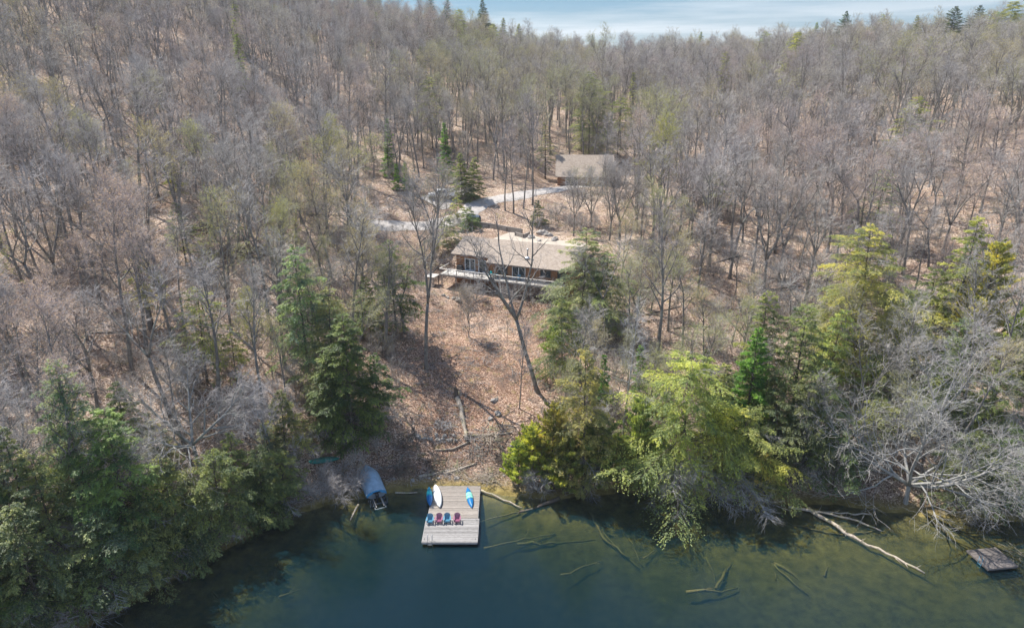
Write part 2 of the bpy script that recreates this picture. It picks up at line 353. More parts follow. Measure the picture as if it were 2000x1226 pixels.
def groundmat():
    m, n, p = newmat('leaf_litter')
    g = n.nodes.new('ShaderNodeNewGeometry'); sp = n.nodes.new('ShaderNodeSeparateXYZ'); n.links.new(g.outputs['Position'], sp.inputs[0])
    def vor(scale):
        v = n.nodes.new('ShaderNodeTexVoronoi'); v.inputs['Scale'].default_value = scale; v.inputs['Randomness'].default_value = 1
        n.links.new(g.outputs['Position'], v.inputs['Vector']); return v
    def nse(scale, det=5, ro=.6):
        z = n.nodes.new('ShaderNodeTexNoise'); z.inputs['Scale'].default_value = scale; z.inputs['Detail'].default_value = det; z.inputs['Roughness'].default_value = ro
        n.links.new(g.outputs['Position'], z.inputs['Vector']); return z
    v = vor(8.5); vs_ = n.nodes.new('ShaderNodeSeparateXYZ'); n.links.new(v.outputs['Color'], vs_.inputs[0])
    leaf = ramp(n, vs_.outputs[0], [(0, (.08, .05, .035)), (.3, (.225, .16, .12)), (.6, (.375, .29, .235)), (.85, (.53, .445, .375)), (1, (.74, .65, .55))])
    z1 = nse(.10, 4); z2 = nse(.9, 5, .7); z3 = nse(.35, 5, .65); z4 = nse(9, 3)
    big = ramp(n, z1.outputs['Fac'], [(.36, (.72, .62, .56)), (.5, (1, .92, .86)), (.64, (1.25, 1.22, 1.18))])
    c = mix(n, .85, leaf.outputs[0], big.outputs[0], 'MULTIPLY')
    dx = n.nodes.new('ShaderNodeVectorMath'); dx.operation = 'SUBTRACT'; n.links.new(g.outputs['Position'], dx.inputs[0]); dx.inputs[1].default_value = (-6, 90, 6)
    ds_ = n.nodes.new('ShaderNodeVectorMath'); ds_.operation = 'MULTIPLY'; n.links.new(dx.outputs[0], ds_.inputs[0]); ds_.inputs[1].default_value = (.062, .045, 0)
    dl = n.nodes.new('ShaderNodeVectorMath'); dl.operation = 'LENGTH'; n.links.new(ds_.outputs[0], dl.inputs[0])
    da = n.nodes.new('ShaderNodeMath'); da.operation = 'ADD'; n.links.new(dl.outputs['Value'], da.inputs[0]); n.links.new(z1.outputs['Fac'], da.inputs[1])
    om = n.nodes.new('ShaderNodeMapRange'); om.inputs['From Min'].default_value = 1.0; om.inputs['From Max'].default_value = 1.8; n.links.new(da.outputs[0], om.inputs['Value'])
    c = mix(n, om.outputs[0], mix(n, 1.0, c, (.90, .78, .72), 'MULTIPLY'), c)
    mo = ramp(n, z2.outputs['Fac'], [(.54, (0, 0, 0)), (.68, (.6, .6, .6))])
    c = mix(n, mo.outputs[0], c, (.24, .20, .07))
    di = ramp(n, z3.outputs['Fac'], [(.36, (.75, .75, .75)), (.46, (0, 0, 0))])
    c = mix(n, di.outputs[0], c, (.15, .10, .075))
    # wet strip at the water and the silty lake bed
    wet = n.nodes.new('ShaderNodeMapRange'); wet.inputs['From Min'].default_value = .12; wet.inputs['From Max'].default_value = .55; wet.inputs['To Min'].default_value = 1; wet.inputs['To Max'].default_value = 0
    n.links.new(sp.outputs['Z'], wet.inputs['Value'])
    bed = ramp(n, z2.outputs['Fac'], [(.3, (.10, .08, .03)), (.55, (.24, .185, .065)), (.8, (.36, .29, .12))])
    c = mix(n, wet.outputs[0], c, bed.outputs[0])
    n.links.new(c, p.inputs['Base Color']); p.inputs['Roughness'].default_value = .95; p.inputs['Specular IOR Level'].default_value = .15
    ad = n.nodes.new('ShaderNodeMath'); ad.operation = 'ADD'; n.links.new(v.outputs['Distance'], ad.inputs[0]); n.links.new(z4.outputs['Fac'], ad.inputs[1])
    bump(n, p, ad.outputs[0], .55, .10)
    return m
M['ground'] = groundmat()

# ------------------------------------------------------------ ground sheet
def axis(*segs):
    o = []
    for a, b, st in segs: o += list(np.arange(a, b, st))
    return np.array(o + [segs[-1][1]])
xs = axis((-1500, -420, 90), (-420, -150, 9), (-150, -70, 2.5), (-70, 70, .9), (70, 150, 2.5), (150, 420, 9), (420, 1500, 90))
ys = axis((-1200, -100, 90), (-100, 20, 8), (20, 55, 1.5), (55, 135, .8), (135, 200, 1.6), (200, 420, 4), (420, 700, 10), (700, 2300, 100))
GX, GY = np.meshgrid(xs, ys); GZ = height(GX.ravel(), GY.ravel())
nx, ny = len(xs), len(ys)
i = np.arange(ny - 1)[:, None] * nx; j = np.arange(nx - 1)[None]
Q = np.stack([i + j, i + j + 1, i + nx + j + 1, i + nx + j], -1).reshape(-1, 4)
g = MB().add(np.stack([GX.ravel(), GY.ravel(), GZ], 1), Q, smooth=True).build('ground', M['ground']); tag(g, kind='structure')

# ------------------------------------------------------------ water
def watermat():
    m = bpy.data.materials.new('lake_water'); m.use_nodes = True; n = m.node_tree; n.nodes.clear()
    out = n.nodes.new('ShaderNodeOutputMaterial')
    df = n.nodes.new('ShaderNodeBsdfDiffuse'); df.inputs['Color'].default_value = (.02, .10, .14, 1); tb = n.nodes.new('ShaderNodeMixShader'); tb.inputs[0].default_value = .13
    tr = n.nodes.new('ShaderNodeBsdfTransparent'); tr.inputs['Color'].default_value = (.93, .95, .9, 1)
    gl = n.nodes.new('ShaderNodeBsdfGlossy'); gl.inputs['Roughness'].default_value = .03
    fr = n.nodes.new('ShaderNodeFresnel'); fr.inputs['IOR'].default_value = 1.34
    g = n.nodes.new('ShaderNodeNewGeometry'); mpn = n.nodes.new('ShaderNodeMapping'); mpn.inputs['Rotation'].default_value = (0, 0, R(35)); mpn.inputs['Scale'].default_value = (1, 2.6, 1)
    z = n.nodes.new('ShaderNodeTexNoise'); z.inputs['Scale'].default_value = 1.7; z.inputs['Detail'].default_value = 5; z.inputs['Roughness'].default_value = .6
    n.links.new(g.outputs['Position'], mpn.inputs[0]); n.links.new(mpn.outputs[0], z.inputs['Vector'])
    b = n.nodes.new('ShaderNodeBump'); b.inputs['Strength'].default_value = .35; b.inputs['Distance'].default_value = .04; n.links.new(z.outputs['Fac'], b.inputs['Height'])
    n.links.new(b.outputs[0], gl.inputs['Normal']); n.links.new(b.outputs[0], fr.inputs['Normal'])
    mxs = n.nodes.new('ShaderNodeMixShader'); n.links.new(fr.outputs[0], mxs.inputs[0]); n.links.new(tr.outputs[0], tb.inputs[1]); n.links.new(df.outputs[0], tb.inputs[2]); n.links.new(tb.outputs[0], mxs.inputs[1]); n.links.new(gl.outputs[0], mxs.inputs[2])
    n.links.new(mxs.outputs[0], out.inputs['Surface'])
    va = n.nodes.new('ShaderNodeVolumeAbsorption'); va.inputs['Color'].default_value = (.35, .42, .06, 1); va.inputs['Density'].default_value = 1.0
    n.links.new(va.outputs[0], out.inputs['Volume'])
    return m
M['water'] = watermat()
w = MB()
w.box((0, -520, -4), (1400, 1300, 8)); wo_ = w.build('water', M['water']); tag(wo_, kind='structure')
# ------------------------------------------------------------ bare trees
def _unit(v):
    return v / (np.linalg.norm(v) + 1e-9)
def _path(rs, p, d, L, n, jit, trop):
    pts = [np.array(p, float)]; d = _unit(np.array(d, float)); ds = [d]
    for _ in range(n):
        d = _unit(d + rs.randn(3) * jit + np.array([0, 0, trop])); pts.append(pts[-1] + d * L / n); ds.append(d)
    return np.array(pts), np.array(ds)
def _side(rs, d, ang, az):
    d = _unit(d); ref = np.array([0, 0, 1.]) if abs(d[2]) < .9 else np.array([1., 0, 0])
    u = _unit(np.cross(d, ref)); v = np.cross(d, u)
    return d * math.cos(ang) + (u * math.cos(az) + v * math.sin(az)) * math.sin(ang)
def bare_tree(seed, H=20, cs=.42, nb=15, bl=.30, ang=48, trop=.10, stems=1, fork=.45, spread=18, r0=None, n2=6, n3=4, tw=6, twr=.009, jit=.10,
              lean=(0, 0), bud=0, twl=.75, fan=False):
    """returns (trunk MB, crown MB): trunk = stem and main limbs, crown = branches, twigs and buds"""
    rs = np.random.RandomState(seed); T = MB(); C = MB(); r0 = r0 or H * .0108
    leaders = []
    d0 = np.array([lean[0], lean[1], 1.])
    if stems == 1:
        pts, ds = _path(rs, (0, 0, -.6), d0, H + .6, 14, .035, .02)
        rad = r0 * (1 - np.linspace(0, 1, 15)) ** .75 + .012; rad[0] *= 1.45
        T.tube(pts, rad, 7, 0); leaders.append((pts, ds, rad, cs))
    else:
        fz = fork * H
        pts, ds = _path(rs, (0, 0, -.6), d0, fz + .6, 7, .03, 0)
        rad = r0 * np.linspace(1, .78, 8); rad[0] *= 1.4
        T.tube(pts, rad, 8, 0)
        a0 = rs.uniform(0, 6.28)
        for k in range(stems):
            d = _side(rs, ds[-1], R(spread * rs.uniform(.7, 1.3)), a0 + k * 6.283 / stems + rs.uniform(-.4, .4))
            LL = (H - fz) * rs.uniform(.85, 1.08)
            p2, q2 = _path(rs, pts[-1], d, LL, 10, .07, .05)
            rr = r0 * .62 * (1 - np.linspace(0, 1, 11)) ** .8 + .012
            T.tube(p2, rr, 6, 0); leaders.append((p2, q2, rr, max(.08, (cs * H - fz) / LL)))
    tp = []; td = []
    b1 = []
    for pts, ds, rad, c0 in leaders:
        n = max(4, int(nb / (len(leaders) ** .6))); az = rs.uniform(0, 6.28)
        for k in range(n):
            t = c0 + (1 - c0) * ((k + rs.uniform(0, .8)) / n) ** .9; t = min(t, .985)
            x = t * (len(pts) - 1); i = int(x); f = x - i; p = pts[i] * (1 - f) + pts[i + 1] * f; dr = ds[i]; r = rad[i]
            az += 2.4 + rs.uniform(-.5, .5)
            u = (t - c0) / (1 - c0 + 1e-6)
            L1 = bl * H * (1.0 - .62 * u) * rs.uniform(.7, 1.2) * (1 if c0 < .3 or u > .12 else .8)
            d = _side(rs, dr, R(ang * (1 - .35 * u) * rs.uniform(.8, 1.2)), az)
            q, qd = _path(rs, p, d, L1, 6, jit, trop)
            r1 = min(r * .62, .055 * L1 ** .5 + .014)
            rr = r1 * (1 - np.linspace(0, 1, 7)) ** .7 + .007
            C.tube(q, rr, 5 if r1 > .05 else 4, 0, cap=False); b1.append((q, qd, L1, rr))
        b1.append((pts[-5:], ds[-5:], H * .2, rad[-5:]))
    for q, qd, L1, rr in b1:
        m2 = max(2, int(n2 * rs.uniform(.7, 1.3))); az = rs.uniform(0, 6.28)
        for k in range(m2):
            t = .22 + .76 * (k + rs.uniform(.1, .9)) / m2; x = t * (len(q) - 1); i = min(int(x), len(q) - 2); f = x - i
            p = q[i] * (1 - f) + q[i + 1] * f; az += 2.4 + rs.uniform(-.6, .6)
            L2 = L1 * (.55 - .25 * t) * rs.uniform(.7, 1.3) + .3
            p2, d2 = _path(rs, p, _side(rs, qd[i], R(rs.uniform(30, 55)), az), L2, 4, jit * 1.3, trop * .8)
            r2 = min(rr[i] * .6, .036)
            C.tube(p2, np.linspace(r2, .010, 5), 3, 0 if r2 > .02 else 1, tint=rs.uniform(.3, .8), cap=False)
            for kk in range(n3):
                t3 = .2 + .78 * (kk + rs.uniform(0, 1)) / n3; x = t3 * 4; i3 = min(int(x), 3); f = x - i3
                p3 = p2[i3] * (1 - f) + p2[i3 + 1] * f
                L3 = L2 * .42 * rs.uniform(.7, 1.3) + .25
                p4, d4 = _path(rs, p3, _side(rs, d2[i3], R(rs.uniform(28, 55)), rs.uniform(0, 6.28)), L3, 2, jit * 1.4, trop * .6)
                C.tube(p4, [.013, .010, .006], 3, 1, tint=rs.uniform(.2, .9), cap=False)
                for a in range(tw):
                    s_ = rs.uniform(.15, 1) * 2; i4 = min(int(s_), 1); f = s_ - i4
                    tp.append(p4[i4] * (1 - f) + p4[i4 + 1] * f); td.append(_side(rs, d4[i4], R(rs.uniform(18, 50)), rs.uniform(0, 6.28)) + np.array([0, 0, .12]))
    tp = np.array(tp); td = np.array(td); Ln = rs.uniform(.5, 1.25, len(tp)) * twl
    C.spikes(tp, td, Ln, twr, 1, rs.uniform(0, 1, len(tp)))
    if bud:
        idx = rs.choice(len(tp), int(len(tp) * bud), replace=True)
        dd = td[idx] / np.linalg.norm(td[idx], axis=1)[:, None]
        P = tp[idx] + dd * (Ln[idx] * rs.uniform(.3, 1, len(idx)))[:, None]
        C.leaves(P, rs.randn(len(idx), 3), rs.randn(len(idx), 3), rs.uniform(.06, .15, len(idx)), rs.uniform(.05, .09, len(idx)), 2, rs.uniform(0, 1, len(idx)))
    return T, C

# ------------------------------------------------------------ conifers
def conifer(seed, H=15, Wd=3.2, kind='hemlock', z0=.06, dens=1.0, dead=0, bare=0.0):
    """returns (trunk MB, crown MB)"""
    rs = np.random.RandomState(seed); T = MB(); C = MB()
    pts, ds = _path(rs, (0, 0, -.6), (0, 0, 1), H + .6, 12, .012 if kind != 'pine' else .03, .05)
    rad = H * .0115 * (1 - np.linspace(0, 1, 13)) ** .85 + .012; rad[0] *= 1.35
    T.tube(pts, rad, 7, 0)
    nb = int(H * {'hemlock': 7.5, 'spruce': 10, 'cedar': 10, 'pine': 4.0}[kind]); az = 0
    LP = []; LD = []; LN = []; LL = []; LW = []; LT = []; SP_ = []; SD = []; SL = []
    lobes = rs.uniform(.72, 1.15, 7); lob0 = rs.uniform(0, 6.28)
    for k in range(nb):
        t = z0 + (1 - z0) * ((k + rs.uniform(0, 1)) / nb); t = min(t, .985); az += 2.4 + rs.uniform(-.5, .5)
        if kind == 'pine': t = round(t * H / 1.1) * 1.1 / H + rs.uniform(-.012, .012); t = min(max(t, z0), .98)
        u = (t - z0) / (1 - z0)
        env = {'hemlock': (1 - u) ** (.58 if Wd > 4.6 else .85) * min(1, .55 + u * 2.2), 'spruce': (1 - u) ** .9, 'cedar': (1 - u) ** .62 * min(1, .72 + 1.5 * u),
               'pine': (1 - u) ** .5 * min(1, .5 + 1.6 * u)}[kind]
        lf = lobes[int((az + lob0 + t * 4) / 6.283 * 7) % 7]
        L1 = Wd * env * rs.uniform(.66, 1.18) * lf + .18
        if rs.rand() < .12: L1 *= 1.3 if Wd < 3.5 else 1.15
        if rs.rand() < .18: L1 *= .6
        el = {'hemlock': rs.uniform(0, 22) + 15 * u, 'spruce': rs.uniform(-12, 8) + 30 * u, 'cedar': rs.uniform(25, 50), 'pine': rs.uniform(5, 25)}[kind]
        dr = {'hemlock': .35, 'spruce': .15, 'cedar': .05, 'pine': .10}[kind] * rs.uniform(.6, 1.4)
        x = t * 12 * H / (H + .6) + 12 * .6 / (H + .6); i = min(int(x), 11); f = x - i
        b = pts[i] * (1 - f) + pts[i + 1] * f
        s = np.linspace(0, 1, 6); bx = math.cos(az); by = math.sin(az); wob = rs.uniform(-.12, .12)
        hx = bx * s - by * wob * s ** 2; hy = by * s + bx * wob * s ** 2
        zz = math.tan(R(el)) * s - dr * s ** 2
        P = b + L1 * np.stack([hx, hy, zz], 1)
        isdead = dead and u < .24 and rs.rand() < dead
        T.tube(P, np.linspace(min(rad[i] * .4, .045), .007, 6), 3, 1 if isdead else 0, cap=False)
        out = np.array([bx, by, 0]); lat = np.array([-by, bx, 0])
        step = {'hemlock': .20, 'spruce': .17, 'cedar': .15, 'pine': .26}[kind]
        m = max(4, int(2 * L1 / step * dens))
        sj = rs.uniform(.12, 1, m) ** .8; sd = np.where(rs.rand(m) < .5, -1., 1.)
        blen = {'hemlock': .42, 'spruce': .30, 'cedar': .30, 'pine': .30}[kind] * L1 * (1.05 - .75 * sj) * rs.uniform(.6, 1.3, m) + .10
        z_s = math.tan(R(el)) * sj - dr * sj ** 2
        B0 = b + L1 * (out * sj[:, None] + lat * (wob * sj ** 2)[:, None] + np.array([0, 0, 1.]) * z_s[:, None])
        a_ = R({'hemlock': 52, 'spruce': 48, 'cedar': 40, 'pine': 45}[kind]) * rs.uniform(.7, 1.25, m)
        slope = math.tan(R(el)) - 2 * dr * sj
        Db = out * np.cos(a_)[:, None] + lat * (np.sin(a_) * sd)[:, None] + np.array([0, 0, 1.]) * (slope * .6 + rs.uniform(-.25, .12, m) + (.35 if kind == 'cedar' else 0))[:, None]
        Db /= np.linalg.norm(Db, axis=1)[:, None]
        if isdead or rs.rand() < bare:
            SP_.append(B0); SD.append(Db + rs.randn(m, 3) * .25); SL.append(blen * 1.2 + .2); continue
        ne = {'hemlock': 15, 'spruce': 13, 'cedar': 15, 'pine': 9}[kind]
        uu = rs.uniform(.05, 1, (m, ne))
        EP = B0[:, None] + Db[:, None] * (blen[:, None] * uu)[..., None] + rs.randn(m, ne, 3) * np.array([.04, .04, .05 if kind != 'cedar' else .1])
        EP[..., 2] -= .22 * (blen[:, None] * uu) ** 2
        ED = Db[:, None] * .9 + rs.randn(m, ne, 3) * np.array([.5, .5, .28]); ED[..., 2] += {'hemlock': -.22, 'spruce': 0, 'cedar': .35, 'pine': .3}[kind]
        EN = np.array([0, 0, 1.]) + rs.randn(m, ne, 3) * {'hemlock': .32, 'spruce': .4, 'cedar': .9, 'pine': .6}[kind]
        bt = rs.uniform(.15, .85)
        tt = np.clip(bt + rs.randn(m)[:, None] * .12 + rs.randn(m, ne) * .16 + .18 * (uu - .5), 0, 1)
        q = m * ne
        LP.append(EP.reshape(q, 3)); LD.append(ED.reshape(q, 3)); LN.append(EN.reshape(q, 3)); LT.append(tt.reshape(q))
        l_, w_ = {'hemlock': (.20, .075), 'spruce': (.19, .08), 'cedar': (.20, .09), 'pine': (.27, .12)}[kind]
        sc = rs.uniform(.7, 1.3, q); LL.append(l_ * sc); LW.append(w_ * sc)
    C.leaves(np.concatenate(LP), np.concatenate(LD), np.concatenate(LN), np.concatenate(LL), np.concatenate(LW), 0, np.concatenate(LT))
    if SP_:
        a = np.concatenate(SP_); T.spikes(a, np.concatenate(SD), np.concatenate(SL), .013, 1, .5)
        a2 = a + np.concatenate(SD) * (np.concatenate(SL) * .5)[:, None]
        for _ in range(2): T.spikes(a2, np.concatenate(SD) + rs.randn(len(a), 3) * .6, np.concatenate(SL) * .6, .009, 1, .5)
    return T, C

# prototypes: meshes shared by every copy
BM = [M['bark'], M['twig'], M['bud']]
BARE = []      # (trunk mesh, crown mesh, height)
def reg_bare(**k):
    T, C = bare_tree(**k); BARE.append((T.mesh('bare_trunk', [k_ for k_ in BM[:1]]), C.mesh('bare_crown', BM), k.get('H', 20))); return len(BARE) - 1
specs = [dict(seed=1, H=20), dict(seed=2, H=20, cs=.5, nb=13, bl=.25), dict(seed=3, H=20, stems=2, fork=.38, spread=13), dict(seed=4, H=20, stems=3, fork=.30, spread=16, cs=.45),
         dict(seed=5, H=20, cs=.34, nb=18, bl=.30, ang=52), dict(seed=6, H=20, cs=.55, nb=12, bl=.24, ang=42), dict(seed=7, H=20, stems=2, fork=.5, spread=20), dict(seed=8, H=20, stems=3, fork=.12, spread=10, cs=.5, bl=.22)]
for k in specs: reg_bare(**k)                       # 0-7 plain
NB0 = len(BARE)
for k in specs[:6]: reg_bare(**dict(k, seed=k['seed'] + 20, bud=1.5))     # 8-13 with spring buds
for k in (specs[0], specs[4]): reg_bare(**dict(k, seed=k['seed'] + 50, bud=4.0))   # 14,15 leafing out
FAR = []
for q, k in enumerate(specs[:7]):
    k = dict(k, seed=k['seed'] + 80, n2=6, n3=3, tw=5, twr=.014, twl=.95, bud=(0, 1.2, 0, 1.2, 0, 0, 1.2)[q]); T, C = bare_tree(**k)
    tb = T; off = tb.n
    for v, f, m_, t_, s_ in zip(C.v, C.f, C.m, C.t, C.sm): tb.v.append(v); tb.f.append(f + off); tb.m.append(m_); tb.t.append(t_); tb.sm.append(s_)
    FAR.append(tb.mesh('far_tree', BM))
CON = {}
STY = {'hemlock_a': dict(kind='hemlock', dens=.95, dead=.4, z0=.06), 'hemlock_b': dict(kind='hemlock', dens=.8, dead=.5, z0=.10), 'hemlock_c': dict(kind='hemlock', dens=1.1, z0=.03),
       'hemlock_d': dict(kind='hemlock', dens=.95, dead=.45, z0=.04, bare=.06), 'hemlock_thin': dict(kind='hemlock', dens=.55, dead=.5, z0=.2, bare=.18), 'spruce_a': dict(kind='spruce', z0=.03, dens=1.2),
       'spruce_b': dict(kind='spruce', z0=.04, dens=1.0), 'cedar_a': dict(kind='cedar', z0=.02, dens=.9), 'cedar_b': dict(kind='cedar', z0=.04, dens=.8)}
def con_proto(key, H, Wd):
    """a conifer of about the asked height and half width, real needle-spray size; close sizes share a mesh"""
    hc = 1.3 ** round(math.log(H, 1.3)); wc = 1.3 ** round(math.log(max(Wd, .4), 1.3)); k = (key, round(hc, 2), round(wc, 2))
    if k not in CON:
        st = dict(STY[key]); T, C = conifer(seed=len(CON) + 11, H=hc, Wd=wc, **st)
        CON[k] = (T.mesh('conifer_trunk', [M['bark_brown'], M['dead']]), C.mesh('conifer_crown', [M['needle']]), hc, wc)
    return CON[k]
def put_bare(i, loc, H, rz, label, group=None, wid=1.0, col=(.24, .2, .19), tilt=(0, 0), name='bare_tree', cat='tree'):
    t, c, h = BARE[i]; s = H / h
    r = thing(name, label, cat, loc, (tilt[0], tilt[1], rz), group, (s * wid, s * wid, s))
    part('trunk', t, r); part('crown', c, r, col); return r
# ------------------------------------------------------------ conifers one by one
G_DARK = (.16, .20, .09); G_MID = (.25, .285, .125); G_GREY = (.30, .325, .205); G_YEL = (.41, .395, .155); G_OLV = (.32, .335, .14); G_BRI = (.17, .30, .06); G_TEAL = (.085, .125, .09)
GLAB = {G_DARK: 'dark green', G_MID: 'mid green', G_GREY: 'grey green', G_YEL: 'yellow green', G_OLV: 'olive green', G_BRI: 'bright green', G_TEAL: 'blue green'}
def place_con(key, bpx, bpy_, tpy, wpx, col, label, group=None, dist=None, lean=0):
    """trunk foot seen at (bpx,bpy_), tip at height tpy, crown wpx wide, in photo pixels; dist = known distance where the foot is hidden"""
    if dist is None:
        p = ground_at(bpx, bpy_)
        k = 0
        while float(shore_s(np.array([p.x]), np.array([p.y]))[0]) < .8 and k < 60: p.y += .4; k += 1
        p.z = gz(p.x, p.y)
    else:
        dx, dy, _ = ray(bpx, 400); x, y = dx / dy * dist, dist; p = Vector((x, y, gz(x, y)))
    H = max(2.0, top_z(p.y, tpy) - p.z)
    zc = p.y * CP + (CAM_H - p.z - H * .4) * SP
    wr = wpx / FPX * zc / 2 * (1.05 if key == 'spruce_a' else 1.15 if bpx < 800 else 1.32)
    t, c, h, w = con_proto(key, H, wr); wid = wr / w
    kind = key.split('_')[0]
    nm = {'hemlock': 'hemlock_tree', 'spruce': 'spruce_tree', 'cedar': 'cedar_tree', 'pine': 'pine_tree'}[kind]
    o = thing(nm, label, kind, (p.x, p.y, p.z), (0, R(lean), random.uniform(0, 6.28)), group, (wid, wid, H / h))
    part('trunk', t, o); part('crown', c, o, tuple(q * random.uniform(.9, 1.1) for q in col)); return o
random.seed(3)
A, B_, C_, D_, TH = 'hemlock_a', 'hemlock_b', 'hemlock_c', 'hemlock_d', 'hemlock_thin'
SA, SB, CA, CB, PA = 'spruce_a', 'spruce_b', 'cedar_a', 'cedar_b', 'pine_a'
